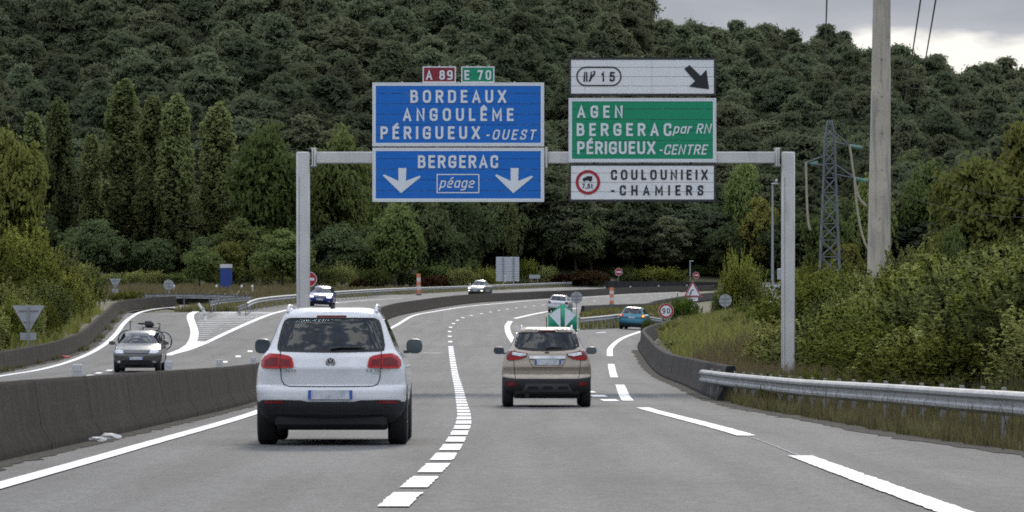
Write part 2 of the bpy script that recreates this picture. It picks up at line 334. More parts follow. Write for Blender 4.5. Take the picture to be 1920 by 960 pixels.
def build_marks():
    stripe(LEFT_EDGE, .225, 'edge_line')
    a = s_at(CENTRE, G(752.5, 952)[1])
    mid = s_at(CENTRE, G(845, 648)[1]); dashes(CENTRE, a, mid, 3.0, 1.2, .235)
    dashes(CENTRE, mid+7, arc(CENTRE)[-1], 3.0, 10.0, .2, 'lane_dash')
    Y = lambda px, py: s_at(EXIT_EDGE, G(px, py)[1])
    for p, q in (((1950, 990), (1500, 856)), ((1400, 818), (1202, 765)), ((1178, 752), (1162, 722)), ((1152, 708), (1146, 683)), ((1144, 668), (1202, 621.5))):
        stripe(sub(EXIT_EDGE, Y(*p), Y(*q)), .26, 'edge_dash')
    stripe(sub(EXIT_EDGE, Y(1500, 856), Y(1400, 818)), .02, 'edge_trace', mat('faded_trace', (.30, .30, .30), .8), .008)
    dashes(DIVERGE, 1, s_at(DIVERGE, G(975, 655)[1]), 3.0, 4.5, .36)
    stripe(sub(DIVERGE, s_at(DIVERGE, G(966, 644)[1]), arc(DIVERGE)[-1]), .33, 'gore_line')
    stripe(spline(GL([(965, 597.5), (1000, 589.5), (1030, 584), (1082, 578)]), 2), .3, 'gore_line')
    for k in range(4):
        y = 612+2.4*k; stripe(np.array([G(961+k*1.5, y), G(1004, y+.8)]), .28, 'gore_hatch', PAINT_OLD)
    stripe(spline(GL([(1000, 628), (1080, 618.5), (1112, 615), (1165, 609), (1200, 606.5)]), 2), .22, 'edge_line')
    stripe(np.array([G(1118, 624.8), G(1136, 623)]), .2, 'lane_dash')
    # joining carriageway on the left
    stripe(LEFT_LINE, .26, 'edge_line')
    zl = spline(GL([(312, 667), (335, 659), (352, 651), (361, 640), (364.5, 628), (364, 618), (360, 606), (357, 597), (359, 589), (372, 582.5)]), 1.)
    zr = spline(GL([(312, 667), (350, 657), (388, 642), (425, 624.5), (480, 600), (511, 588.5), (537, 582), (570, 575)]), 1.)
    stripe(zl, .42, 'edge_line'); stripe(zr, .3, 'edge_line', dz=.016)
    V = []; Fc = []
    for py in np.linspace(664, 641, 12):
        f = (664-py)/23; V += [(*p, float(S(*p))+.02) for p in (G(322+36*f, py), G(326+60*f, py))]
    for i in range(11): Fc.append((2*i, 2*i+2, 2*i+3, 2*i+1))
    mesh('gore_fill', V, Fc, PAINT, road)
    zlp = [(364, 640), (368, 630), (371, 618), (368, 606), (365, 596), (372, 586)]; zrp = [(384, 640), (410, 630), (436, 618), (463, 606), (488, 596), (513, 586)]
    for k in range(18):
        py = 640-54*(1-(1-k/17)**1.35)
        x0 = np.interp(-py, [-p[1] for p in zlp], [p[0] for p in zlp]); x1 = np.interp(-py, [-p[1] for p in zrp], [p[0] for p in zrp])
        stripe(np.array([G(x0, py), G((x0+x1)/2, py-.4), G(x1, py)]), .42+.15*k/17, 'gore_hatch', PAINT_OLD)
    for px, py in ((172, 704.5), (189, 699.8), (209, 695), (425, 679), (450, 668.7), (472, 659), (634, 567.5)):
        x, y = G(px, py); d = 2.6 if py > 600 else 5
        stripe(np.array([[x, y-d/2], [x-.15, y+d/2]]), .22, 'lane_dash')
    stripe(spline(GL([(600, 571), (690, 563), (755, 559.5)]), 3), .2, 'edge_line', PAINT_OLD)
    stripe(spline(GL([(960, 545.5), (1060, 540.5)]), 3), .3, 'edge_line', PAINT_OLD)
    stripe(np.array([G(790, 662), G(826, 662.4)]), .5, 'worn_patch', PAINT_OLD, .009)
build_marks()
def edge_strip(P, w0, w1, name, seed, dz=.006):      # dark flecked strip along an edge, ragged on its inner side
    r = np.random.default_rng(seed); P = spline(P, .6); Nn = normals(P); V = []; Fc = []; k = np.cumsum(r.normal(0, .05, len(P))); k = k-np.linspace(k[0], k[-1], len(P))
    for i in range(len(P)):
        for a in (w0, w1+.06*k[i]+r.normal(0, .05)): x, y = P[i]+Nn[i]*a; V.append((x, y, float(S(x, y))+dz))
    for i in range(len(P)-1): Fc.append((2*i, 2*i+2, 2*i+3, 2*i+1))
    mesh(name, V, Fc, mat('gutter_strip', (.050, .045, .037), .95, var=.5, scale=5, bump=.4, bscale=30, dirt=(9, .5, .65, (.095, .088, .078)), spec=.1), road)
edge_strip(MEDIAN[:80], -.1, .28, 'gutter_strip', 1); edge_strip(WALL_LEFT, -.1, .35, 'gutter_strip', 2); edge_strip(WALL_RIGHT[:70], .1, -.30, 'gutter_strip', 3)
_ar = ASPHALT_R[:8]; edge_strip(_ar, .2, -.22, 'gutter_strip', 4)  # soil and grit along the asphalt edge

# ------------------------------------------------------------------ concrete barriers
CONC = mat('weathered_concrete', (.024, .021, .018), .9, spec=.12, var=.45, scale=1.6, bump=.5, bscale=25,
           streak=((3.5, 3.5, .5), .42, .75, (.011, .010, .0095)), dirt=(22, .62, .72, (.10, .09, .078)))
CONC_D = mat('sooty_concrete', (.040, .039, .039), .9, spec=.12, var=.4, scale=.8, bump=.5, bscale=20, streak=((4, 4, .3), .45, .62, (.024, .024, .026)), dirt=(12, .66, .74, (.15, .15, .14)))
DBA = [(-.30, -.05), (-.30, .08), (-.18, .26), (-.105, .76), (-.08, .80), (.08, .80), (.105, .76), (.18, .26), (.30, .08), (.30, -.05)]
def barrier(P, label, h=.8, m=CONC, name='concrete_barrier', off=0., joints=0.):
    Nn = normals(P); Q = P+Nn*off; b = MB(); b.sweep(Q, [(a, z*h/.8) for a, z in DBA]); o = b.build(name, m, angle=40)
    if joints:                                       # casting joints across the wall
        L = arc(Q)[-1]; jm = mat('joint_dark', (.010, .0095, .009), .95, spec=.05)
        for s in np.arange(3., min(L-1, joints), 6.): j = MB(); j.sweep(sub(Q, s, s+.03, .03), [(a*1.012, z*h/.8*1.004) for a, z in DBA]); j.build('joint', jm, o)
    return tag(o, label, 'barrier')
barrier(MEDIAN, 'long dark stained concrete median barrier left of the white car, curving away between carriageways', .8, CONC, off=-.3, joints=150)
barrier(WALL_LEFT, 'low concrete barrier winding up the left edge below the bushes', .68, CONC, off=-.3, joints=90)
barrier(WALL_RIGHT, 'dark concrete barrier curving along the exit lane below the grassy slope', .78, CONC_D, off=.3, joints=120)
barrier(BARRIER_R, 'far concrete barrier between the main road and the grassy exit island', .8, CONC_D, off=.2)
P = spline(np.array([at(1135, 0, 642)[:2], at(1200, 0, 655)[:2], at(1260, 0, 668)[:2], at(1345, 0, 684)[:2]]), 3)
tag(MB().sweep(P, [(-.2, -.2), (-.2, 1.25), (.2, 1.25), (.2, -.2)]).build('concrete_wall', CONC_D), 'far dark wall beyond the oncoming carriageway under the no entry sign', 'wall')
# reflectors on the median barrier
WHITE = mat('white_plastic', (.50, .50, .50), .5, var=.05)
dl = []
for px in (145, 316, 412, 475): dl.append((px, .17, 'white delineator block on the near median barrier'))
for px in (1086, 1134, 1182, 1235, 1288): dl.append((px, .2, 'small white delineator on the distant median barrier'))
def on_line(P, px):
    q = 960+P[:, 0]*F/P[:, 1]; o = np.argsort(q); return np.array([np.interp(px, q[o], P[o, 0]), np.interp(px, q[o], P[o, 1])])
words = ['leftmost, well left of the grey car', 'just right of the grey car', 'left of the white car', 'right beside the white car mirror']
Nm = normals(MEDIAN)
for i, (px, h, lab) in enumerate(dl):
    p = on_line(MEDIAN-Nm*.3, px); z = float(S(*p))+.79; b = MB(); b.box((0, 0, h/2), (.13 if i < 4 else .22, .06, h), bev=.012)
    o = b.build('delineator', WHITE, loc=(p[0], p[1], z)); mesh('reflector', [(-.04, -.034, h*.45), (.04, -.034, h*.45), (.04, -.034, h*.85), (-.04, -.034, h*.85)], [(0, 1, 2, 3)], mat('reflector_grey', (.55, .56, .58), .3), o)
    tag(o, lab+(', '+words[i] if i < 4 else ''), 'delineator', 'delineators on the median barrier' if i < 4 else 'delineators on the distant barrier')
    if i >= 4: o['label'] = 'small white delineator on the distant median barrier, beyond the exit island'
# ------------------------------------------------------------------ steel guard rails
STEEL = mat('galvanised_steel', (.33, .335, .335), .6, metal=.35, var=.18, scale=2.5, streak=((.6, .6, 6), .55, .75, (.22, .22, .22)), dirt=(20, .66, .72, (.12, .11, .10)))
STEEL_D = mat('dull_steel', (.30, .31, .31), .6, metal=.5, var=.2, scale=2)
WB = [(0, .0), (-.035, .012), (-.075, .05), (-.075, .09), (-.03, .125), (-.03, .185), (-.075, .22), (-.075, .26), (-.035, .298), (0, .31)]
WB = WB+[(a+.006, b) for a, b in WB[::-1]]
def guard_rail(P3, label, side=-1, seg=4.0, posts=True, top=.31, mm=None, post_h=.7):
    """P3: x, y, z of the rail's top edge; side -1: the beam's face looks left of travel"""
    root = empty('guard_rail', tuple(P3[0]-np.array([0, 0, .7]))); o0 = Vector(root.location)
    s = arc(P3); L = s[-1]; n = max(1, int(round(L/seg))); mm = mm or STEEL
    pm = MB().box((0, 0, -post_h/2+.08), (.055, .10, post_h+.16)).box((-.03*side, 0, -.15), (.05, .09, .2)).data('post', STEEL_D)
    for k in range(n):
        a, b = L*k/n, min(L, L*(k+1)/n+.12); Q = sub(P3, a, b, 1.)
        bb = MB(); off = .004*(k % 2)
        bb.sweep(Q[:, :2], [((x if side < 0 else -x)+off, z-.31) for x, z in WB], z=Q[:, 2])
        for t in (.03, .07):
            q = Q[0]+(Q[1]-Q[0])*t
        o = bb.build('rail_beam', mm, root, angle=35); o.location = -o0
        if posts:
            q = sub(P3, a, min(a+.2, L))[0]; po = link('post', pm, None, root); po.location = Vector(q)-o0+Vector((.07 if side < 0 else -.07, 0, -.12))
            po.rotation_euler = (0, 0, random.uniform(-.05, .05))
            if seg > 3:
                q = sub(P3, (a+b)/2, min((a+b)/2+.2, L))[0]; po = link('post', pm, None, root); po.location = Vector(q)-o0+Vector((.07 if side < 0 else -.07, 0, -.12))
    return tag(root, label, 'guard rail')
rr = [at(2150, 752, 44), at(1920, 735, 52), at(1800, 728.5, 58), at(1700, 722, 63.5), at(1600, 716.5, 70), at(1500, 711, 78), at(1420, 704, 87), at(1360, 698.5, 94.5), at(1316, 693, 101)]
guard_rail(spline(np.array(rr), 1.5), 'long galvanised guard rail in the right foreground below the thicket')
ex = [at(1087, 596, 266), at(1131, 592, 276), at(1167, 588.6, 288), at(1200, 590, 303), at(1222, 594, 313), at(1252, 599.5, 325)]
guard_rail(spline(np.array(ex), 2), 'guard rail along the exit island beside the turquoise car', 1, 4)
def rail_top(px_top, h=.75):
    out = []
    for px, py in px_top:
        X, Y = G(px, py, h); out.append((X, Y, float(S(X, Y))+h))
    return np.array(out)
lr = rail_top([(459, 569.5), (479, 560.5), (506, 556.3), (559, 551.7), (626, 546.5), (692, 542.5), (780, 539), (874, 536), (930, 534), (986, 532), (1080, 528.6), (1135, 527)])
lr = np.vstack([[*G(445, 580), float(S(*G(445, 580)))+.12], lr])
guard_rail(spline(lr, 3), 'long guard rail behind the oncoming blue car and pickup, its near end sunk in grass', 1, 8, post_h=.75)
l2 = rail_top([(396, 563), (415, 559.5), (440, 556.5), (470, 554.8)], .75); guard_rail(spline(l2, 2), 'short guard rail beside the mouth of the left slip road', -1, 4)
l3 = rail_top([(268, 550.5), (330, 550), (400, 551), (468, 553.5)], .8)+np.array([0, 1.5, 0]); guard_rail(spline(l3, 3), 'guard rail crossing behind the left slip road below the blue panel', -1, 6)
P = l3[:, :2]+np.array([0, .5]); tag(MB().sweep(spline(P, 3), [(-.15, -.1), (-.12, .55), (.12, .55), (.15, -.1)]).build('concrete_kerb_wall', CONC, angle=40), 'low pale concrete wall beneath the rail behind the left slip road', 'wall')
# ------------------------------------------------------------------ gantry and its signs
GY = 118.0; PXM = F/GY
GREY = mat('gantry_grey', (.60, .595, .58), .55, metal=.1, var=.1, scale=1.5, streak=((3, 3, .5), .55, .75, (.42, .41, .40)))
def build_gantry():
    xl, xr = (568.5-960)/PXM, (1477.5-960)/PXM; w = .36; zb0, zb1 = CZ+(HZ-306.5)/PXM, CZ+(HZ-285)/PXM
    gl, gr = float(S(xl, GY))+.7, float(T(xr, GY))
    root = empty('sign_gantry', ((xl+xr)/2, GY, float(S(0, GY)))); o0 = Vector(root.location)
    def put(b, n, m=GREY): o = b.build(n, m, root, angle=40); o.location = -o0; return o
    for x, z0 in ((xl, gl), (xr, gr)):
        b = MB(); b.box((x, GY, (z0-.3+zb1)/2), (w, w, zb1-z0+.3), bev=.025)
        p = put(b, 'post')
        b = MB(); b.box((x-.1, GY-w/2-.004, (z0+zb1)/2-.3), (.012, .012, zb1-z0-.8)); o = b.build('weld_seam', mat('seam_grey', (.25, .25, .25), .6), p); 
        b = MB(); b.box((x, GY, z0+.02), (.62, .62, .05), bev=.01); b.build('base_plate', GREY, p)
        sgn = 1 if x < 0 else -1
        b = MB(); b.box((x+sgn*.33, GY, (zb0+zb1)/2), (.05, w+.18, zb1-zb0+.18), bev=.008); b.box((x+sgn*.27, GY, (zb0+zb1)/2), (.04, w+.18, zb1-zb0+.18), bev=.008); put(b, 'flange')
        b = MB()
        for k in (-1, 1):
            for j in (-1, 1): b.lathe([(.03, -.08), (.03, .08)], (x+sgn*.30, GY+k*(w/2+.045), (zb0+zb1)/2+j*((zb1-zb0)/2+.08)), 'X', 8)
        put(b, 'bolt', STEEL_D)
    for a, c in ((xl+.355, (1022-960)/PXM), ((1027-960)/PXM, xr-.355)):
        b = MB(); b.box(((a+c)/2, GY, (zb0+zb1)/2), (c-a, w, zb1-zb0), bev=.02); put(b, 'beam')
    b = MB(); x = (1024.5-960)/PXM; b.box((x, GY, (zb0+zb1)/2), (.06, w+.16, zb1-zb0+.24), bev=.008); put(b, 'flange')
    tag(root, 'grey steel gantry spanning the motorway with blue, green and white signs', 'gantry')
    return zb0, zb1
ZB0, ZB1 = build_gantry()
def _rp(pts, r, closed=False, n=5):                # polyline with rounded corners
    P = [Vector((a, b)) for a, b in pts]; out = []; N_ = len(P)
    for i, p in enumerate(P):
        if not closed and i in (0, N_-1): out.append(p); continue
        a, c = P[i-1], P[(i+1) % N_]; la, lc = (a-p).length, (c-p).length; d = min(r, la*.5, lc*.5)
        if d < 1e-4: out.append(p); continue
        u, v = p+(a-p)*(d/la), p+(c-p)*(d/lc)
        for k in range(n+1): t = k/n; out.append(u*(1-t)**2+p*2*t*(1-t)+v*t*t)
    res = [out[0]]
    for q in out[1:]:
        if (q-res[-1]).length > 1e-4: res.append(q)
    return res
# strokes of a plain upright road-sign alphabet: (width, [(points, corner radius, closed)])
_O = ([(0, 0), (1, 0), (1, 1), (0, 1)], .42, True)
GLYPH = {
 'A': (.66, [([(0, 0), (.5, 1), (1, 0)], 0, False), ([(.2, .28), (.8, .28)], 0, False)]),
 'B': (.60, [([(0, 0), (0, 1)], 0, False), ([(0, 1), (.92, 1), (.92, .53), (0, .53)], .24, False), ([(.3, .53), (1, .53), (1, 0), (0, 0)], .26, False)]),
 'C': (.60, [([(1, .74), (1, 1), (0, 1), (0, 0), (1, 0), (1, .26)], .40, False)]),
 'D': (.62, [([(0, 0), (0, 1)], 0, False), ([(0, 1), (1, 1), (1, 0), (0, 0)], .40, False)]),
 'E': (.52, [([(1, 1), (0, 1), (0, 0), (1, 0)], 0, False), ([(0, .52), (.85, .52)], 0, False)]),
 'G': (.62, [([(1, .76), (1, 1), (0, 1), (0, 0), (1, 0), (1, .42)], .40, False), ([(.55, .44), (1, .44)], 0, False)]),
 'H': (.62, [([(0, 0), (0, 1)], 0, False), ([(1, 0), (1, 1)], 0, False), ([(0, .5), (1, .5)], 0, False)]),
 'I': (.17, [([(.5, 0), (.5, 1)], 0, False)]),
 'L': (.50, [([(0, 1), (0, 0), (1, 0)], 0, False)]),
 'M': (.76, [([(0, 0), (0, 1), (.5, .25), (1, 1), (1, 0)], 0, False)]),
 'N': (.64, [([(0, 0), (0, 1), (1, 0), (1, 1)], 0, False)]),
 'O': (.64, [_O]), '0': (.58, [_O]),
 'P': (.58, [([(0, 0), (0, 1)], 0, False), ([(0, 1), (1, 1), (1, .46), (0, .46)], .27, False)]),
 'R': (.60, [([(0, 0), (0, 1)], 0, False), ([(0, 1), (1, 1), (1, .48), (0, .48)], .26, False), ([(.5, .48), (1, 0)], 0, False)]),
 'S': (.58, [([(.97, .80), (.97, 1), (.03, 1), (.03, .55), (1, .47), (1, 0), (0, 0), (0, .2)], .26, False)]),
 'T': (.58, [([(0, 1), (1, 1)], 0, False), ([(.5, 1), (.5, 0)], 0, False)]),
 'U': (.62, [([(0, 1), (0, 0), (1, 0), (1, 1)], .40, False)]),
 'X': (.64, [([(0, 0), (1, 1)], 0, False), ([(0, 1), (1, 0)], 0, False)]),
 '1': (.34, [([(0, .78), (.75, 1), (.75, 0)], 0, False)]),
 '2': (.56, [([(0, .78), (0, 1), (1, 1), (1, .58), (0, 0), (1, 0)], .2, False)]),
 '4': (.58, [([(.72, 0), (.72, 1), (0, .26), (1, .26)], 0, False)]),
 '5': (.56, [([(.92, 1), (.10, 1), (.04, .54)], 0, False), ([(.04, .56), (1, .66), (1, 0), (0, 0), (0, .18)], .28, False)]),
 '7': (.56, [([(0, 1), (1, 1), (.35, 0)], 0, False)]),
 '8': (.58, [([(.07, .53), (.93, .53), (.93, 1), (.07, 1)], .24, True), ([(0, 0), (1, 0), (1, .53), (0, .53)], .27, True)]),
 '9': (.58, [([(0, .44), (1, .44), (1, 1), (0, 1)], .28, True), ([(1, .72), (1, 0), (.05, 0)], .42, False)]),
 'p': (.54, [([(0, -.28), (0, .70)], 0, False), ([(0, 0), (1, 0), (1, .70), (0, .70)], .28, True)]),
 'e': (.54, [([(.05, .36), (1, .36), (1, .70), (0, .70), (0, 0), (.95, 0)], .28, False)]),
 'a': (.54, [([(1, 0), (1, .70)], 0, False), ([(0, 0), (1, 0), (1, .70), (0, .70)], .28, True)]),
 'g': (.54, [([(1, .70), (1, -.28), (.05, -.28)], .28, False), ([(0, 0), (1, 0), (1, .70), (0, .70)], .28, True)]),
 'r': (.38, [([(0, 0), (0, .70)], 0, False), ([(0, .40), (.1, .70), (1, .68)], .25, False)]),
 't': (.36, [([(.35, .95), (.35, 0), (1, 0)], .2, False), ([(0, .68), (1, .68)], 0, False)]),
 '-': (.34, [([(0, .42), (1, .42)], 0, False)]), ' ': (.28, []), '.': (.15, [([(.5, 0), (.5, .02)], 0, False)]), ',': (.16, [([(.5, .04), (.3, -.16)], 0, False)]),
}
ACC = {'É': ('E', [(.40, 1.16), (.80, 1.32)]), 'Ê': ('E', [(.12, 1.14), (.5, 1.30), (.88, 1.14)]), 'é': ('e', [(.40, .92), (.78, 1.08)])}
def lettering(s, x0, x1, zb, caph, y, m, parent, o0, shear=0., bold=.15, name='lettering', minsp=.08):
    """raised stroke letters facing -y, from x0 to x1, baseline zb, capital height caph (metres)"""
    t = bold; items = []
    for ch in s:
        acc = None
        if ch in ACC: ch, acc = ACC[ch]
        w, st = GLYPH[ch]; items.append((w, st, acc))
    nat = sum(i[0] for i in items); n = len(items)-1; want = (x1-x0)/caph-shear*.9
    sp = (want-nat)/n if n else 0; kx = 1.
    if sp < minsp: kx = want/(nat+minsp*n); sp = minsp
    b = MB(); cx = 0.; depth = 0
    for w, st, acc in items:
        strokes = list(st)+([(acc, 0, False)] if acc else [])
        ww = max(w-t, 0)
        for pts, r, closed in strokes:
            P = _rp([(t/2+p[0]*ww if w > t+.03 else w/2, t/2+p[1]*(1-t)) for p in pts], r*(1 if w > .3 else .5), closed)
            if not closed:
                P[0] = P[0]+(P[0]-P[1]).normalized()*t*.5; P[-1] = P[-1]+(P[-1]-P[-2]).normalized()*t*.5
            m_ = len(P); Lf = []; Rt = []
            for i in range(m_):
                a = P[i-1] if (i > 0 or closed) else None; c = P[(i+1) % m_] if (i < m_-1 or closed) else None
                d1 = (P[i]-a).normalized() if a is not None else None; d2 = (c-P[i]).normalized() if c is not None else None
                if d1 is None: d1 = d2
                if d2 is None: d2 = d1
                n1 = Vector((d1.y, -d1.x)); n2 = Vector((d2.y, -d2.x)); q = (n1+n2)
                q = q.normalized() if q.length > 1e-3 else n1; k = min(1/max(q.dot(n1), .35), 2.)
                Lf.append(P[i]+q*t/2*k); Rt.append(P[i]-q*t/2*k)
            yy = y-.0009*(depth % 4); depth += 1
            V = [(x0+(cx+p.x+shear*p.y)*kx*caph-o0[0], yy-o0[1], zb+p.y*caph-o0[2]) for p in Lf+Rt]
            b.add(V, [(i, (i+1) % m_, m_+(i+1) % m_, m_+i) for i in range(m_ if closed else m_-1)])
        cx += w+sp
    return b.build(name, m, parent)
BLUE = mat('sign_blue', (.003, .145, .55), .45, var=.05, scale=2, spec=.4)
GREEN = mat('sign_green', (.004, .27, .135), .45, var=.05, scale=2, spec=.4)
SWHITE = mat('sign_white', (.77, .79, .80), .45, var=.04, scale=1.5, spec=.4, streak=((6, 6, .5), .60, .8, (.52, .54, .53)))
LWHITE = mat('letter_white', (.72, .76, .80), .45, var=.03)
BLACK = mat('sign_black', (.012, .013, .016), .5, var=.1)
RED = mat('sign_red', (.36, .012, .025), .45, var=.06)
DRED = mat('sign_maroon', (.24, .012, .03), .45, var=.06)
def sx(p): return (p-960)/PXM
def sz(p): return CZ+(HZ-p)/PXM
FY = GY-.30                                        # front face of the signs
def panel(name, box, n, m, frame, label, cat='sign', border=None, bw=.055, planks=True):
    x0, x1, z1, z0 = sx(box[0]), sx(box[1]), sz(box[2]), sz(box[3])
    root = empty(name, ((x0+x1)/2, FY+.04, z0)); o0 = Vector(root.location)
    h = (z1-z0)/n
    me = MB().box((0, 0, 0), (x1-x0-.02, .03, h-.011), bev=.004).data('plank', m)
    for k in range(n): o = link('plank', me, None, root); o.location = (0, -.025, h*(k+.5))
    b = MB(); t = .03                              # edge section round the panel
    for zc in (0, z1-z0): b.box((0, -.02, zc), (x1-x0+t, .06, t))
    for xc in (-(x1-x0)/2, (x1-x0)/2): b.box((xc, -.02, (z1-z0)/2), (t, .0605, z1-z0-t))
    b.build('edge_frame', frame, root)
    if border:
        b = MB(); W, Hh = x1-x0-.04, z1-z0-.04
        for zc in (bw/2, Hh-bw/2): b.box((0, -.0445, zc+.02), (W, .006, bw))
        for xc in (-W/2+bw/2, W/2-bw/2): b.box((xc, -.0445, Hh/2+.02), (bw, .0062, Hh-2*bw))
        b.build('border', border, root)
    b = MB()                                          # stiffeners at the back
    for f in (-.33, 0, .33): b.box(((x1-x0)*f, .03, (z1-z0)/2), (.06, .06, z1-z0+.1))
    b.build('stiffener', STEEL_D, root)
    tag(root, label, cat); return root, o0
LY = FY-.012
def put_text(root, o0, s, x0, x1, ytop, ybase, m=LWHITE, it=0., bold=.18):
    return lettering(s, sx(x0), sx(x1), sz(ybase), (ybase-ytop)/PXM, LY, m, root, o0, it, bold)
def poly(root, o0, pts, m, name='arrow', y=LY, dy=.006):
    b = MB(); b.prism([(sx(x)-o0[0], sz(z)-o0[2]) for x, z in pts], y-o0[1], y-o0[1]+dy); return b.build(name, m, root)
def circ(cx, cy, r, n=40): return [(cx+r*math.cos(2*math.pi*k/n), cy-r*math.sin(2*math.pi*k/n)) for k in range(n)]
def ring(root, o0, outer, inner, m, name, y=LY):
    n = len(outer); V = [(sx(x)-o0[0], y-o0[1], sz(z)-o0[2]) for x, z in outer+inner]
    return mesh(name, V, [(i, (i+1) % n, n+(i+1) % n, n+i) for i in range(n)], m, root)
def build_signs():
    for box, m, t, tx, lab in (((794, 854, 127, 155), DRED, 'A 89', (799, 849), 'small maroon road number plate reading A 89 above the blue sign'),
                               ((866, 926, 127, 155), GREEN, 'E 70', (871, 921), 'small green road number plate reading E 70 above the blue sign')):
        r, o = panel('route_number_plate', box, 2, m, SWHITE, lab)
        put_text(r, o, t, tx[0], tx[1], 133, 151)
        b = MB()
        for f in (.25, .75): x = sx(box[0])+f*(sx(box[1])-sx(box[0])); b.box((x-o[0], .03, -.08), (.05, .05, .35))
        b.build('mounting_bracket', STEEL_D, r)
    r, o = panel('direction_sign', (700, 1019, 157, 274), 6, BLUE, SWHITE, 'upper blue direction sign reading Bordeaux, Angoulême, Périgueux-Ouest', border=LWHITE)
    put_text(r, o, 'BORDEAUX', 770, 949, 170, 194); put_text(r, o, 'ANGOULÊME', 756, 963, 204, 228); put_text(r, o, 'PÉRIGUEUX', 714, 900, 238, 262)
    put_text(r, o, '-OUEST', 910, 1006, 244, 263, it=.22, bold=.15)
    r, o = panel('lane_sign', (700, 1019, 279, 378), 5, BLUE, SWHITE, 'lower blue lane sign reading Bergerac péage with two white down arrows', border=LWHITE)
    put_text(r, o, 'BERGERAC', 784, 934, 292, 316)
    ar = [(-34, 330), (-32, 327.5), (-5, 340), (-5, 316), (10, 316), (9, 340), (34, 330.5), (37, 332.5), (0, 363)]
    for cx in (752.5, 962.5): poly(r, o, [(cx+a, b) for a, b in ar], LWHITE)
    bx = [(819, 327), (899, 327), (899, 363), (819, 363)]; ring(r, o, bx, [(821, 329), (897, 329), (897, 361), (821, 361)], LWHITE, 'toll_box')
    put_text(r, o, 'péage', 824, 892, 334, 353, it=.25, bold=.13)
    r, o = panel('exit_sign', (1067, 1341, 110, 180), 4, SWHITE, BLACK, 'upper white sign with exit number 15 in an oval and black diagonal arrow', border=BLACK, bw=.03)
    def oval(x0, x1, y0, y1, k=12):
        rr = (y1-y0)/2; cy = (y0+y1)/2
        return [(x1-rr+rr*math.cos(t), cy-rr*math.sin(t)) for t in np.linspace(-math.pi/2, math.pi/2, k)]+[(x0+rr+rr*math.cos(t), cy-rr*math.sin(t)) for t in np.linspace(math.pi/2, 3*math.pi/2, k)]
    ring(r, o, oval(1080, 1165, 126, 163), oval(1082.6, 1162.4, 128.6, 160.4), BLACK, 'oval_outline')
    put_text(r, o, '15', 1127, 1152.5, 136, 154, BLACK)
    for pts in ([(1093, 154), (1095, 136), (1097, 136), (1096.5, 154)], [(1098.5, 154), (1098.5, 136), (1101, 136), (1101.5, 154)], [(1103, 154), (1106, 146), (1107, 136), (1109, 136), (1109, 143), (1114, 137.5), (1110, 135), (1116, 134.5), (1115.5, 141), (1109, 148), (1107, 154)]): poly(r, o, pts, BLACK, 'exit_symbol')
    q = lambda L: [(1040+a/3.097, 90+b/3.097) for a, b in L]
    poly(r, o, q([(750, 125), (780, 103), (845, 165), (878, 130), (893, 243), (778, 228), (812, 195)]), BLACK)
    r, o = panel('direction_sign', (1067, 1341, 186, 304), 6, GREEN, SWHITE, 'green direction sign reading Agen, Bergerac par RN, Périgueux-Centre', border=LWHITE)
    put_text(r, o, 'AGEN', 1082, 1167, 199, 222); put_text(r, o, 'BERGERAC', 1081, 1258, 232, 256); put_text(r, o, 'PÉRIGUEUX', 1082, 1228, 266, 290)
    put_text(r, o, 'par', 1261, 1298, 233, 251.5, it=.25, bold=.14); put_text(r, o, 'RN', 1304, 1334, 233, 251.5, it=.22, bold=.14); put_text(r, o, '-CENTRE', 1234, 1327, 272, 291, it=.22, bold=.15)
    r, o = panel('direction_sign', (1067, 1341, 308, 378), 4, SWHITE, BLACK, 'bottom white sign reading Coulounieix-Chamiers with a lorry limit roundel', border=BLACK, bw=.03)
    put_text(r, o, 'COULOUNIEIX', 1145, 1326, 319, 338, BLACK); put_text(r, o, '-CHAMIERS', 1145, 1318, 348, 367, BLACK)
    cx, cy = 1102, 342.5; ring(r, o, circ(cx, cy, 23), circ(cx, cy, 17.5), RED, 'red_ring')
    poly(r, o, [(1099, 331), (1110, 331), (1110, 339), (1108.5, 339), (1108, 341), (1105, 341), (1104, 339), (1097, 339), (1096.5, 341), (1093.5, 341), (1093, 339), (1091.5, 338), (1092.5, 335.5), (1095, 333.5), (1099, 333.5)], BLACK, 'lorry_symbol')
    put_text(r, o, '7,5t', 1091, 1111, 345, 354, BLACK)
build_signs()
# ------------------------------------------------------------------ vehicles
TYRE = mat('tyre_rubber', (.018, .018, .019), .85, var=.2, scale=20)
RIM = mat('alloy', (.45, .46, .47), .35, metal=.8, var=.08)
TRIM = mat('black_trim', (.022, .022, .024), .6, var=.15, scale=8, bump=.2, bscale=200)
UNDER = mat('underbody_black', (.010, .010, .011), .8, var=.3, scale=6)
SEAM = mat('panel_gap', (.012, .012, .013), .7, var=.1)
SEAT = mat('seat_fabric', (.035, .035, .038), .85, var=.15, scale=10)
CABIN = mat('cabin_lining', (.06, .06, .06), .8, var=.15)
CHROME = mat('chrome', (.62, .63, .65), .12, metal=1., var=.03)
LENS_R = mat('red_lens', (.36, .004, .005), .25, var=.25, scale=25, spec=.3)
LENS_DR = mat('dark_red_lens', (.13, .003, .006), .25, var=.15, scale=25, spec=.3)
LENS_W = mat('clear_lens', (.55, .56, .58), .08, metal=.3, var=.25, scale=18, coat=.8)
REFL = mat('reflector_red', (.17, .008, .012), .3, var=.1, scale=30)
PLATE_W = mat('plate_white', (.62, .64, .67), .5, var=.04, dirt=(11, .42, .66, (.42, .45, .50)))
PLATE_B = mat('plate_blue', (.03, .10, .40), .5, var=.05)
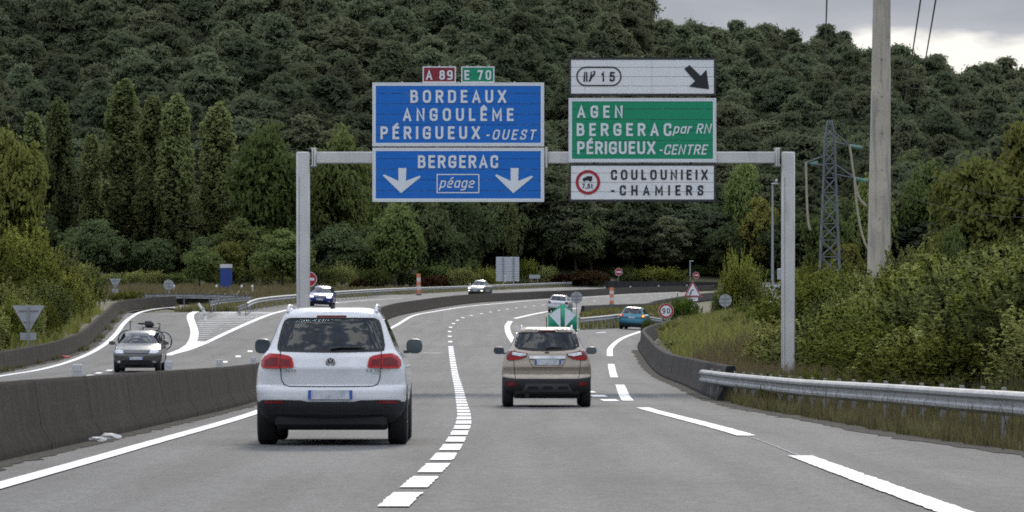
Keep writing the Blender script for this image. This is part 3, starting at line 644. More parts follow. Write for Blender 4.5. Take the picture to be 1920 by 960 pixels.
LIT_W = mat('lit_lamp', (.9, .9, .85), .3, emit=((1, .97, .86), 2.2)); LIT_R = mat('lit_tail_lamp', (.6, .05, .02), .3, emit=((1, .18, .06), 1.6))
LIT_O = mat('lit_indicator', (.8, .25, .02), .3, emit=((1, .38, .03), 2.4))
DARKGLASS = mat('dark_glass', (.012, .017, .024), .03, var=.1, spec=.5)
def glassmat():
    m = bpy.data.materials.new('window_glass'); m.use_nodes = True; nt = m.node_tree; nt.nodes.clear(); N = nt.nodes.new; L = nt.links.new
    out = N('ShaderNodeOutputMaterial'); g = N('ShaderNodeBsdfGlossy'); g.inputs['Roughness'].default_value = .02; g.inputs['Color'].default_value = (.95, .97, 1, 1)
    t = N('ShaderNodeBsdfTransparent'); t.inputs['Color'].default_value = (.20, .26, .27, 1)
    fr = N('ShaderNodeFresnel'); fr.inputs['IOR'].default_value = 1.5; ms = N('ShaderNodeMixShader'); L(fr.outputs[0], ms.inputs[0]); L(t.outputs[0], ms.inputs[1]); L(g.outputs[0], ms.inputs[2]); L(ms.outputs[0], out.inputs[0])
    return m
GLASS = glassmat()
def carpaint(name, col, metal=.0, rough=.32):
    return mat('paint_'+name, col, rough, metal=metal, var=.035, scale=1.2, coat=.7, dirt=(2.2, .52, .85, tuple(c*.82 for c in col)))
class Shell:
    """car body: a stack of rounded plan outlines; x right, y forward, z up, ground at z = 0, wheel centres at +-wb/2"""
    def __init__(s, prof, br=.10, cr=.26, bf=.16, cf=.42):
        s.p = np.array(prof, float); s.br, s.cr, s.bf, s.cf = br, cr, bf, cf
    def row(s, z): return [float(np.interp(z, s.p[:, 0], s.p[:, k])) for k in (1, 2, 3)]
    def off(s, t, b, c, t0):
        t = min(abs(t), 1.); o = b*t*t
        if t > t0: o += c*(1-math.sqrt(max(0, 1-((t-t0)/(1-t0))**2)))
        return o
    def corner(s, z):                              # the cabin's corners turn tighter than the bumper's
        return s.cr, s.cf
    def rear(s, x, z): r, f, w = s.row(z); return r+s.off(x/w, s.br, s.cr, .72)
    def front(s, x, z): r, f, w = s.row(z); return f-s.off(x/w, s.bf, s.cf, .55)
    def side(s, y, z):
        r, f, w = s.row(z); return w
    def build(s):
        zs = []
        for a, b in zip(s.p[:-1, 0], s.p[1:, 0]): zs += list(np.linspace(a, b, 4)[:-1])
        zs.append(s.p[-1, 0]); V = []; Fc = []
        tr = [0, .2, .4, .55, .68, .76, .84, .90, .95, .985, 1]; n = None
        for z in zs:
            r, f, w = s.row(z); half = []
            for t in tr: half.append((t*w, min(s.rear(t*w, z), (r+f)/2-.02)))
            y0, y1 = half[-1][1], max(f-s.off(1, s.bf, s.cf, .55), (r+f)/2+.02)
            for k in range(1, 22): half.append((w, y0+(y1-y0)*k/22))
            for t in tr[::-1]: half.append((t*w, max(s.front(t*w, z), (r+f)/2+.02)))
            ringp = half+[(-x, y) for x, y in half[-2:0:-1]]; n = len(ringp)
            V += [(x, y, z) for x, y in ringp]
        for i in range(len(zs)-1):
            for k in range(n): Fc.append((i*n+k, i*n+(k+1) % n, (i+1)*n+(k+1) % n, (i+1)*n+k))
        Fc += [tuple(range(n))[::-1], tuple(range((len(zs)-1)*n, len(zs)*n))]
        return V, Fc
def boolean_cut(V, Fc, cutters):
    me = bpy.data.meshes.new('b'); me.from_pydata(V, [], Fc); o = bpy.data.objects.new('b', me); C.objects.link(o); tmp = [o]
    for b in cutters:
        m2 = bpy.data.meshes.new('c'); m2.from_pydata(b.v, [], b.f); c = bpy.data.objects.new('c', m2); C.objects.link(c); tmp.append(c)
        bmn = bmesh.new(); bmn.from_mesh(m2); bmesh.ops.recalc_face_normals(bmn, faces=bmn.faces); bmn.to_mesh(m2); bmn.free()
        md = o.modifiers.new('x', 'BOOLEAN'); md.operation = 'DIFFERENCE'; md.object = c; md.solver = 'EXACT'
    dg = bpy.context.evaluated_depsgraph_get(); dg.update(); r = bpy.data.meshes.new_from_object(o.evaluated_get(dg))
    co = np.empty(len(r.vertices)*3); r.vertices.foreach_get('co', co); V = co.reshape(-1, 3); Fc = [tuple(p.vertices) for p in r.polygons]
    for t in tmp: bpy.data.objects.remove(t)
    return V, Fc
def patch(sh, poly, face, m, name, parent, off=.006, th=.02, step=.07, mirror=False):
    """a panel cut to an outline and laid on the shell: face rear/front (x,z) or left/right (y,z)"""
    if mirror: poly = [(-a, b) for a, b in poly]
    bm = bmesh.new(); vs = [bm.verts.new((a, 0, b)) for a, b in poly]; bm.faces.new(vs)
    xs = [p[0] for p in poly]; zs = [p[1] for p in poly]
    for ax, lo, hi in ((0, min(xs), max(xs)), (2, min(zs), max(zs))):
        n = int((hi-lo)/step)
        for k in range(1, n+1):
            co = [0, 0, 0]; co[ax] = lo+(hi-lo)*k/(n+1); no = [0, 0, 0]; no[ax] = 1
            bmesh.ops.bisect_plane(bm, geom=bm.verts[:]+bm.edges[:]+bm.faces[:], plane_co=co, plane_no=no, dist=1e-5)
    be = [e for e in bm.edges if e.is_boundary]
    ext = bmesh.ops.extrude_edge_only(bm, edges=be); inner = {v for v in ext['geom'] if isinstance(v, bmesh.types.BMVert)}
    for v in bm.verts:
        a, b = v.co.x, v.co.z; d = -th if v in inner else off
        if face == 'rear': v.co = (a, sh.rear(a, b)-d, b)
        elif face == 'front': v.co = (a, sh.front(a, b)+d, b)
        elif face == 'right': v.co = (sh.side(a, b)+d, a, b)
        else: v.co = (-sh.side(a, b)-d, a, b)
    bmesh.ops.recalc_face_normals(bm, faces=bm.faces)
    me = bpy.data.meshes.new(name); bm.to_mesh(me); bm.free(); me.materials.append(m)
    return link(name, me, None, parent, angle=38)
def line_patch(sh, pts, w, face, m, name, parent, off=.004):
    """thin seam following a polyline on the shell"""
    P = np.array(pts, float); Nn = normals(P); L = [tuple(P[i]+Nn[i]*w/2) for i in range(len(P))]+[tuple(P[i]-Nn[i]*w/2) for i in range(len(P)-1, -1, -1)]
    b = []; V = []
    for (a, z) in L:
        if face == 'rear': V.append((a, sh.rear(a, z)-off, z))
        elif face == 'front': V.append((a, sh.front(a, z)+off, z))
        else: V.append(((sh.side(a, z)+off)*(1 if face == 'right' else -1), a, z))
    n = len(P); return mesh(name, V, [(i, i+1, 2*n-2-i, 2*n-1-i) for i in range(n-1)], m, parent)
def dense(pts, step=.06):
    out = []
    for a, b in zip(pts[:-1], pts[1:]):
        n = max(1, int(math.hypot(b[0]-a[0], b[1]-a[1])/step))
        out += [(a[0]+(b[0]-a[0])*k/n, a[1]+(b[1]-a[1])*k/n) for k in range(n)]
    return out+[pts[-1]]
def rounded(x0, x1, z0, z1, r, n=4):
    P = []
    for cx, cz, a0 in ((x1-r, z1-r, 0), (x0+r, z1-r, 90), (x0+r, z0+r, 180), (x1-r, z0+r, 270)):
        P += [(cx+r*math.cos(R(a0+90*k/n)), cz+r*math.sin(R(a0+90*k/n))) for k in range(n+1)]
    return P
def wheel_data(r, w):
    s = r
    t = MB(); t.lathe([(r*.62, -w/2), (r*.90, -w/2), (r*.97, -w*.44), (r, -w*.33), (r, w*.33), (r*.97, w*.44), (r*.90, w/2), (r*.62, w/2)], axis='X', n=28)
    rm = MB(); rm.lathe([(r*.62, -w*.3), (r*.62, w*.42), (r*.58, w*.42), (r*.5, w*.2), (.03, w*.25)], axis='X', n=20)
    for k in range(5):
        a = 2*math.pi*k/5; rm.add([(w*.40, y*math.cos(a)-zz*math.sin(a), y*math.sin(a)+zz*math.cos(a)) for y, zz in ((-.035, .04), (.035, .04), (.05, r*.6), (-.05, r*.6))]+[(w*.2, y*math.cos(a)-zz*math.sin(a), y*math.sin(a)+zz*math.cos(a)) for y, zz in ((-.035, .04), (.035, .04), (.05, r*.6), (-.05, r*.6))],
               [(0, 1, 2, 3), (0, 4, 5, 1), (1, 5, 6, 2), (2, 6, 7, 3), (3, 7, 4, 0)])
    return t.data('tyre', TYRE), rm.data('rim', RIM)
def plate(parent, w, h, pos, face, rz=0.):
    y = -1 if face == 'rear' else 1
    b = MB(); b.box((0, 0, 0), (w, .012, h), bev=.004); o = b.build('number_plate', PLATE_W, parent, loc=pos); o.rotation_euler = (rz, 0, 0)
    for k in (-1, 1): b = MB(); b.box((k*(w/2-.018), y*.0075, 0), (.034, .004, h*.94)); b.build('plate_band', PLATE_B, o)
    return o
def make_car(name, label, sh, paint, wb, r, tw, track, clad, pos, rz=0., tunnel=None, seats=True, base_z=None, cat='car', box_rear=None):
    root = empty(name, pos, rz); zt = 0
    V, Fc = sh.build(); cut = []
    for y in (-wb/2, wb/2):
        b = MB(); b.lathe([(r+.07, -2.), (r+.07, 2.)], (0, y, r-.01), 'X', 28)
        c1 = MB(); c1.lathe([(r+.065, .52), (r+.065, 1.6)], (0, y, r-.01), 'X', 28); c2 = MB(); c2.lathe([(r+.065, -1.6), (r+.065, -.52)], (0, y, r-.01), 'X', 28); cut += [c1, c2]
    if tunnel: t = MB(); t.prism(tunnel, -6, 6); cut.append(t)
    V, Fc = boolean_cut(V, Fc, cut)
    ctr = np.array([V[list(f)].mean(0) for f in Fc])
    inner = np.zeros(len(Fc), bool)
    if tunnel:
        from mathutils.geometry import intersect_point_tri_2d
        def inside(x, z):
            n = len(tunnel); c = False
            for i in range(n):
                (x1, z1), (x2, z2) = tunnel[i], tunnel[i-1]
                if (z1 > z) != (z2 > z) and x < (x2-x1)*(z-z1)/(z2-z1)+x1: c = not c
            return c
        tx = np.array(tunnel)
        for i, c in enumerate(ctr):
            d = min(abs((c[0]-a[0])*(b[1]-a[1])-(c[2]-a[1])*(b[0]-a[0]))/max(math.hypot(b[0]-a[0], b[1]-a[1]), 1e-6) for a, b in zip(tunnel, tunnel[1:]+tunnel[:1]) if min(a[0], b[0])-.01 <= c[0] <= max(a[0], b[0])+.01 and min(a[1], b[1])-.01 <= c[2] <= max(a[1], b[1])+.01) if any(min(a[0], b[0])-.01 <= c[0] <= max(a[0], b[0])+.01 and min(a[1], b[1])-.01 <= c[2] <= max(a[1], b[1])+.01 for a, b in zip(tunnel, tunnel[1:]+tunnel[:1])) else 9
            n = np.cross(V[Fc[i][1]]-V[Fc[i][0]], V[Fc[i][2]]-V[Fc[i][1]]); n = n/(np.linalg.norm(n)+1e-9)
            inner[i] = d < .004 and abs(n[1]) < .02
    wellf = np.zeros(len(Fc), bool)
    for y in (-wb/2, wb/2): wellf |= (np.hypot(ctr[:, 1]-y, ctr[:, 2]-r+.01) < r+.068) & (ctr[:, 2] < 2*r)
    low = (ctr[:, 2] < clad) & ~wellf
    arch = np.zeros(len(Fc), bool)
    for nm, msk, mm in (('body', ~(inner | low | wellf), paint), ('cabin', inner, CABIN), ('lower_cladding', low, TRIM), ('wheel_arch_liner', wellf, UNDER)):
        idx = np.where(msk)[0]
        if len(idx) == 0: continue
        used = sorted({v for i in idx for v in Fc[i]}); mp = {v: k for k, v in enumerate(used)}
        mesh(nm, V[used], [[mp[v] for v in Fc[i]] for i in idx], mm, root, angle=30 if nm == 'body' else 50)
    td, rd = wheel_data(r, tw)
    for y in (-wb/2, wb/2):
        for k in (-1, 1):
            w = empty('wheel', (k*track, y, r)); w.parent = root
            link('tyre', td, None, w, angle=40); q = link('rim', rd, None, w, angle=30)
            if k < 0: q.rotation_euler = (0, 0, math.pi)
    row = sh.row(.45)
    b = MB(); b.box((0, 0, r*.5+.14), (2*(track-tw/2)-.04, wb+1.1, .26)); b.tube([(-track+.1, -wb/2, r), (track-.1, -wb/2, r)], .05); b.tube([(-.4, -wb/2-.75, .24), (-.4, 0, .24)], .045); b.build('underbody', UNDER, root)
    return root
def mirror(root, x, y, z, paint, w=.24, h=.17, back='rear'):
    for k in (-1, 1):
        b = MB(); V = []; n = 14
        rings = [(-.06, .93), (.0, 1.0), (.05, .9), (.09, .55), (.105, .15)] if back == 'rear' else [(.06, .93), (.0, 1.0), (-.05, .9), (-.09, .55), (-.105, .15)]
        for yy, s in rings:
            for j in range(n):
                t = 2*math.pi*j/n; cx, cz = math.cos(t), math.sin(t)
                V.append((k*x+math.copysign(abs(cx)**.65, cx)*w/2*s, y+yy, z+math.copysign(abs(cz)**.65, cz)*h/2*s))
        Fc = [(i*n+j, i*n+(j+1) % n, (i+1)*n+(j+1) % n, (i+1)*n+j) for i in range(4) for j in range(n)]+[tuple(range(4*n, 5*n)), tuple(range(n))[::-1]]
        b.add(V, Fc); b.box((k*(x-w*.5), y+.02, z-h*.38), (w*.35, .06, h*.2))
        o = b.build('door_mirror', paint, root, angle=50)
        if back == 'rear':
            V = [(k*x+math.copysign(abs(math.cos(2*math.pi*j/n))**.65, math.cos(2*math.pi*j/n))*w*.44, y-.063, z+math.copysign(abs(math.sin(2*math.pi*j/n))**.65, math.sin(2*math.pi*j/n))*h*.43) for j in range(n)]
            mesh('mirror_glass', V, [tuple(range(n))], mat('mirror_silver', (.09, .11, .13), .02, metal=1., var=.01), o)
def seatset(root, rows, paint=SEAT):
    for (x, y, z) in rows:
        b = MB(); b.box((x, y, z-.22), (.46, .14, .5), bev=.06); o = b.build('seat_back', paint, root, angle=60)
        b = MB(); b.box((x, y-.01, z+.13), (.26, .10, .17), bev=.045); b.box((x-.06, y, z+.02), (.015, .015, .14)); b.box((x+.06, y, z+.02), (.015, .015, .14)); b.build('headrest', paint, o, angle=60)
def roof_rails(root, x, y0, y1, z, m, h=.05):
    for k in (-1, 1):
        pts = [(k*x, y0, z-.03), (k*x, y0+.08, z+h*.8), (k*(x+.005), y0+.4, z+h), (k*(x+.01), y1-.4, z+h), (k*x, y1-.1, z+h*.7), (k*x, y1, z-.04)]
        MB().tube(pts, [.026, .024, .02, .02, .02, .02], 8).build('roof_rail', m, root, angle=60)

# --- white sport utility car in the left lane
def white_suv():
    P = [(.27, -2.02, 1.95, .74), (.36, -2.13, 2.12, .84), (.46, -2.19, 2.19, .885), (.56, -2.21, 2.21, .895), (.66, -2.20, 2.21, .903), (.705, -2.175, 2.20, .905), (.73, -2.145, 2.19, .905),
         (.86, -2.145, 2.12, .895), (.93, -2.15, 1.98, .88), (1.0, -2.12, 1.6, .862), (1.06, -2.095, 1.25, .838), (1.11, -2.065, 1.05, .80), (1.15, -2.03, .95, .765), (1.25, -1.965, .76, .725), (1.38, -1.885, .50, .675),
         (1.50, -1.80, .25, .625), (1.56, -1.79, .08, .595), (1.605, -1.74, -.03, .555), (1.635, -1.62, -.15, .51), (1.655, -1.40, -.3, .44), (1.665, -1.1, -.5, .34)]
    sh = Shell(P, br=.10, cr=.22, bf=.18, cf=.4)
    paint = carpaint('white', (.66, .67, .69), rough=.28)
    win = [(-.672, 1.148), (-.62, 1.145), (-.3, 1.135), (0, 1.132), (.3, 1.135), (.62, 1.145), (.672, 1.148), (.678, 1.20), (.655, 1.32), (.625, 1.44), (.60, 1.495), (.56, 1.512), (.3, 1.522), (0, 1.525), (-.3, 1.522), (-.56, 1.512), (-.60, 1.495), (-.625, 1.44), (-.655, 1.32), (-.678, 1.20)]
    win = [(a*.93, b) for a, b in win]
    tun = [(a*.97, 1.145+(b-1.132)*.97) for a, b in win]
    x, y, z = at(630, 833, 51.0); Y = 51.0+2.2
    root = make_car('suv', '', sh, paint, 2.604, .345, .235, .79, .52, (x*Y/51.0*.995, Y, float(S(x, Y))), R(.3), tunnel=tun)
    tag(root, 'large white sport utility car with black lower bumper in the left lane', 'car')
    w = patch(sh, win, 'rear', GLASS, 'rear_window', root, off=.004, th=.004)
    line_patch(sh, dense(win+[win[0]]), .035, 'rear', SEAM, 'window_seal', w, off=.006)
    b = MB(); b.tube([(0.0, sh.rear(0, 1.17)-.035, 1.165), (.12, sh.rear(.1, 1.18)-.03, 1.178), (.42, sh.rear(.42, 1.175)-.03, 1.172)], [.022, .014, .009], 6); b.build('rear_wiper', TRIM, w)
    # tailgate seams
    tg = [(-.605, 1.14), (-.60, .93), (-.59, .80), (-.56, .735), (-.50, .712), (0, .708), (.50, .712), (.56, .735), (.59, .80), (.60, .93), (.605, 1.14)]
    line_patch(sh, dense(tg, .03), .011, 'rear', SEAM, 'tailgate_seam', root)
    crease = dense([(-.86, .845), (-.5, .85), (0, .853), (.5, .85), (.86, .845)])
    # tail lamps
    tl = [(-.845, .955), (-.842, 1.02), (-.80, 1.075), (-.74, 1.108), (-.60, 1.098), (-.50, 1.078), (-.462, 1.05), (-.445, .985), (-.443, .938), (-.52, .932), (-.7, .925), (-.82, .93)]
    for mi in (False, True):
        o = patch(sh, tl, 'rear', LENS_R, 'tail_lamp', root, off=.02, th=.03, step=.05, mirror=mi)
        k = -1 if not mi else 1
        sub_ = [(-.80, .955), (-.80, 1.02), (-.72, 1.06), (-.63, 1.05), (-.63, .955)]; patch(sh, sub_, 'rear', LENS_DR, 'lamp_cell', o, off=.024, th=.0, mirror=mi)
        sub_ = [(-.59, .96), (-.59, 1.04), (-.50, 1.03), (-.475, .96)]; patch(sh, sub_, 'rear', LENS_DR, 'lamp_cell', o, off=.024, th=.0, mirror=mi)
        line_patch(sh, dense([(k*-.0-(.607 if not mi else -.607), .928), (-.607 if not mi else .607, 1.10)]), .012, 'rear', SEAM, 'lamp_seam', o, off=.026)
    bl = patch(sh, rounded(-.18, .18, 1.538, 1.562, .01), 'rear', LENS_DR, 'brake_lamp', root, off=.012)
    # rear spoiler lip
    patch(sh, [(-.56, 1.535), (.56, 1.535), (.54, 1.59), (.3, 1.605), (-.3, 1.605), (-.54, 1.59)], 'rear', paint, 'roof_spoiler', root, off=.010, th=.03)
    # plate recess, bumper
    plate(root, .53, .115, (0, sh.rear(0, .61)-.02, .612), 'rear')
    bp = [(-.893, .535), (-.80, .548), (-.60, .55), (-.36, .545), (-.26, .525), (.26, .525), (.36, .545), (.60, .55), (.80, .548), (.893, .535), (.888, .46), (.84, .37), (-.84, .37), (-.888, .46)]
    bu = patch(sh, bp, 'rear', TRIM, 'rear_bumper', root, off=.018, th=.05)
    for mi in (False, True): patch(sh, rounded(-.80, -.57, .505, .54, .014), 'rear', REFL, 'reflector', bu, off=.026, mirror=mi)
    b = MB(); b.box((0, -1.98, .29), (1.34, .25, .17), bev=.05); b.build('rear_valance', UNDER, root)
    # badges
    b = MB(); y0 = sh.rear(0, .995)-.012; V = [];
    def badge_ring(r0, r1, nm, m, yy):
        n = 28; V = [(r*math.cos(2*math.pi*k/n), yy, .995+r*math.sin(2*math.pi*k/n)) for r in (r0, r1) for k in range(n)]
        return mesh(nm, V, [(i, (i+1) % n, n+(i+1) % n, n+i) for i in range(n)], m, root)
    bd = mesh('badge', [(.055*math.cos(2*math.pi*k/28), y0, .995+.055*math.sin(2*math.pi*k/28)) for k in range(28)], [tuple(range(28))], mat('badge_navy', (.03, .035, .06), .3), root)
    V = [(r*math.cos(2*math.pi*k/28), y0-.006, .995+r*math.sin(2*math.pi*k/28)) for r in (.060, .050) for k in range(28)]
    mesh('badge_ring', V, [(i, (i+1) % 28, 28+(i+1) % 28, 28+i) for i in range(28)], CHROME, bd)
    def stroke(pts, w): 
        P = np.array(pts, float); Nn = normals(P); n = len(P); V = [(P[i, 0]+Nn[i, 0]*w/2*s, y0-.007, P[i, 1]+Nn[i, 1]*w/2*s) for s in (1, -1) for i in range(n)]
        return V, [(i, i+1, n+i+1, n+i) for i in range(n-1)]
    bb = MB()
    for pts in ([(-.018, 1.043), (0, 1.0)], [(.018, 1.043), (0, 1.0)], [(-.042, 1.022), (-.02, .952)], [(-.02, .952), (0, .992)], [(.02, .952), (0, .992)], [(.042, 1.022), (.02, .952)]): bb.add(*stroke(pts, .011))
    bb.build('badge_strokes', CHROME, bd)
    o0 = (0, 0, 0)
    for t, a, c, zb, h, m in (('TIGUAN', -.595, -.415, .885, .03, CHROME), ('2.0 TDI', .43, .60, .885, .03, CHROME), ('4MOTION', .495, .60, .862, .013, TRIM)):
        lettering(t, a, c, zb, h, max(0, 0)+min(sh.rear(a, zb), sh.rear(c, zb))-.008, mat('badge_grey', (.14, .14, .15), .35), root, o0, bold=.2, name='badge_lettering')
    # sides
    for sd in ('left', 'right'):
        sw = [(-1.62, 1.185), (.62, 1.165), (.35, 1.40), (.0, 1.515), (-1.25, 1.515), (-1.55, 1.40)]
        patch(sh, sw, sd, DARKGLASS, 'side_window', root, off=.006, th=.01, step=.12)
        line_patch(sh, dense([(-.25, .45), (-.25, 1.16)]), .01, sd, SEAM, 'door_seam', root); line_patch(sh, dense([(-1.05, 1.16), (-1.1, .9), (-.95, .7)]), .01, sd, SEAM, 'door_seam', root)
        k = 1 if sd == 'right' else -1
        for yy in (-.85, .15): b = MB(); b.box((k*(sh.side(0, .93)+.02), yy, .945), (.035, .2, .035), bev=.012); b.build('door_handle', paint, root)
    mirror(root, .955, .62, 1.19, mat('mirror_dark', (.05, .055, .06), .35, var=.05), .205, .19)
    roof_rails(root, .53, -1.55, .1, 1.625, mat('alloy_rail', (.55, .56, .57), .35, metal=.7, var=.05), .055)
    b = MB(); b.add([(-.03, -1.45, 1.65), (.03, -1.45, 1.65), (.03, -1.25, 1.66), (-.03, -1.25, 1.66), (-.008, -1.47, 1.70), (.008, -1.47, 1.70)], [(0, 1, 5, 4), (1, 2, 5), (2, 3, 4, 5), (3, 0, 4)]); b.build('roof_aerial', TRIM, root)
    seatset(root, [(-.34, -.85, 1.16), (.34, -.85, 1.16), (0, -.85, 1.10), (-.36, .0, 1.2), (.36, .0, 1.2)])
    ws = [(a*1.0, 1.145+(b-1.132)*.95) for a, b in win]; patch(sh, ws, 'front', GLASS, 'windscreen', root, off=.002, th=.002)
white_suv()

# --- beige compact sport utility car in the right lane
def beige_suv():
    P = [(.27, -1.86, 1.80, .72), (.36, -1.95, 1.95, .82), (.45, -1.985, 2.0, .868), (.55, -1.99, 2.01, .882), (.62, -1.96, 2.01, .887), (.66, -1.925, 2.0, .887), (.74, -1.925, 1.96, .885), (.80, -1.945, 1.9, .88), (.86, -1.935, 1.8, .872),
         (.94, -1.915, 1.55, .857), (1.02, -1.905, 1.25, .84), (1.08, -1.89, 1.05, .81), (1.13, -1.865, .92, .77), (1.18, -1.835, .83, .735), (1.28, -1.78, .62, .69), (1.40, -1.71, .38, .635), (1.50, -1.65, .15, .59),
         (1.54, -1.65, .03, .565), (1.57, -1.60, -.1, .53), (1.592, -1.45, -.25, .48), (1.605, -1.2, -.4, .40)]
    sh = Shell(P, br=.10, cr=.20, bf=.2, cf=.4)
    paint = carpaint('beige', (.36, .305, .24), metal=.35, rough=.35)
    q = lambda L: [((a-497)/368., (815-b)/368.) for a, b in L]
    win = q([(262, 365), (290, 380), (380, 390), (497, 393), (614, 390), (704, 380), (732, 365), (722, 315), (705, 275), (680, 264), (497, 260), (314, 264), (289, 275), (272, 315)])
    win = [(a*.985, b) for a, b in win]; tun = [(a*.93, 1.165+(b-1.147)*.93) for a, b in win]
    X, Y = (1023-960)*85/F, 85+1.99
    root = make_car('suv', '', sh, paint, 2.52, .335, .215, .775, .575, (X*Y/85, Y, float(S(X, Y))), R(.4), tunnel=tun)
    tag(root, 'beige compact sport utility car with chrome tailgate bar in the right lane', 'car')
    w = patch(sh, win, 'rear', GLASS, 'rear_window', root, off=.004, th=.004); line_patch(sh, dense(win+[win[0]]), .05, 'rear', SEAM, 'window_seal', w, off=.006)
    b = MB(); b.tube([(-.02, sh.rear(0, 1.19)-.03, 1.185), (.1, sh.rear(.1, 1.2)-.03, 1.205), (.32, sh.rear(.32, 1.2)-.03, 1.195)], [.022, .014, .008], 6); b.build('rear_wiper', TRIM, w)
    tl = q([(197, 440), (199, 412), (215, 400), (250, 400), (352, 418), (345, 440), (305, 460), (225, 470), (203, 466)])
    wl = q([(245, 408), (346, 420), (338, 434), (300, 440), (240, 428)])
    for mi in (False, True):
        o = patch(sh, tl, 'rear', LENS_DR, 'tail_lamp', root, off=.02, th=.03, step=.05, mirror=mi); patch(sh, wl, 'rear', LENS_W, 'reversing_lens', o, off=.025, th=.0, mirror=mi)
        patch(sh, q([(203, 445), (215, 470), (300, 462), (330, 445)]), 'rear', LENS_R, 'lamp_cell', o, off=.023, th=0, mirror=mi)
    patch(sh, q([(366, 441), (370, 436), (629, 436), (633, 441), (630, 458), (369, 458)]), 'rear', CHROME, 'chrome_bar', root, off=.03, th=.04)
    rec = q([(372, 462), (627, 462), (630, 480), (600, 522), (395, 522), (368, 480)]); line_patch(sh, dense(rec+[rec[0]]), .014, 'rear', mat('recess_shadow', (.12, .10, .08), .5), 'recess_shade_line', root)  # shade of the plate recess painted as a dark outline
    plate(root, .52, .115, (.015, sh.rear(0, .9)-.022, .90), 'rear')
    tg = q([(258, 392), (254, 480), (258, 560), (268, 608), (497, 612), (727, 608), (738, 560), (742, 480), (738, 392)])
    line_patch(sh, dense(tg, .03), .012, 'rear', SEAM, 'tailgate_seam', root)
    bp = q([(172, 590), (200, 596), (258, 602), (270, 612), (724, 612), (738, 602), (795, 596), (822, 590), (818, 650), (795, 705), (690, 712), (304, 712), (200, 705), (176, 650)])
    bu = patch(sh, bp, 'rear', TRIM, 'rear_bumper', root, off=.02, th=.06)
    patch(sh, q([(345, 640), (650, 640), (690, 704), (304, 704)]), 'rear', mat('skid_grey', (.085, .085, .09), .55, var=.12), 'skid_plate', bu, off=.034)
    for a in (360, 470, 580): patch(sh, q([(a, 660), (a+68, 660), (a+74, 684), (a-6, 684)]), 'rear', TRIM, 'skid_slot', bu, off=.037, th=0)
    for mi in (False, True): patch(sh, q([(203, 628), (262, 630), (272, 655), (210, 660)]), 'rear', REFL, 'reflector', bu, off=.03, mirror=mi)
    patch(sh, rounded(-.155, .155, 1.508, 1.532, .008), 'rear', LENS_DR, 'brake_lamp', root, off=.012)
    patch(sh, [(-.53, 1.506), (-.17, 1.506), (-.17, 1.536), (.17, 1.536), (.17, 1.506), (.53, 1.506), (.50, 1.572), (-.50, 1.572)], 'rear', paint, 'roof_spoiler', root, off=.02, th=.04)
    n = 20; yb = sh.rear(0, 1.09)-.01; mesh('badge', [(.05*math.cos(2*math.pi*k/n), yb, 1.09+.022*math.sin(2*math.pi*k/n)) for k in range(n)], [tuple(range(n))], mat('badge_bronze', (.11, .09, .075), .3), root)
    b = MB(); b.box((0, -1.80, .30), (1.3, .2, .16), bev=.05); b.build('rear_valance', UNDER, root)
    for sd in ('left', 'right'):
        patch(sh, [(-1.5, 1.19), (.6, 1.16), (.3, 1.42), (0, 1.49), (-1.2, 1.49), (-1.45, 1.38)], sd, DARKGLASS, 'side_window', root, off=.006, th=.01, step=.12)
        line_patch(sh, dense([(-.2, .5), (-.2, 1.15)]), .01, sd, SEAM, 'door_seam', root)
    mirror(root, .95, .65, 1.13, mat('mirror_dark', (.05, .055, .06), .35), .22, .155)
    roof_rails(root, .50, -1.45, .0, 1.565, mat('alloy_rail', (.55, .56, .57), .35), .055)
    b = MB(); b.tube([(0, -1.35, 1.59), (-.01, -1.5, 1.80)], .008, 6); b.build('roof_aerial', TRIM, root)
    seatset(root, [(-.34, -.75, 1.14), (.34, -.75, 1.14), (-.36, .1, 1.2), (.36, .1, 1.22)])
    patch(sh, [(a, 1.165+(b-1.147)*.93) for a, b in win], 'front', GLASS, 'windscreen', root, off=.002, th=.002)
beige_suv()

# --- simpler bodies for the cars further off
HATCH = [(.22, -1.88, 1.85, .72), (.32, -1.97, 1.97, .82), (.45, -2.0, 2.02, .855), (.60, -1.98, 2.03, .865), (.70, -1.95, 1.98, .865), (.80, -1.95, 1.82, .86), (.88, -1.92, 1.45, .85), (.94, -1.88, 1.15, .825), (1.0, -1.83, 1.0, .77),
         (1.15, -1.68, .72, .69), (1.30, -1.55, .40, .62), (1.39, -1.48, .15, .57), (1.43, -1.38, 0, .51), (1.455, -1.15, -.2, .42), (1.46, -.9, -.35, .33)]
WAGON = [(.22, -2.02, 1.85, .72), (.32, -2.12, 1.97, .82), (.45, -2.15, 2.02, .855), (.60, -2.13, 2.03, .865), (.70, -2.10, 1.98, .865), (.82, -2.10, 1.80, .86), (.90, -2.07, 1.45, .85), (.95, -2.04, 1.15, .825), (1.0, -2.0, 1.0, .77),
         (1.15, -1.88, .72, .70), (1.32, -1.75, .40, .63), (1.41, -1.68, .15, .58), (1.45, -1.6, 0, .53), (1.475, -1.35, -.2, .45), (1.48, -1.0, -.35, .35)]
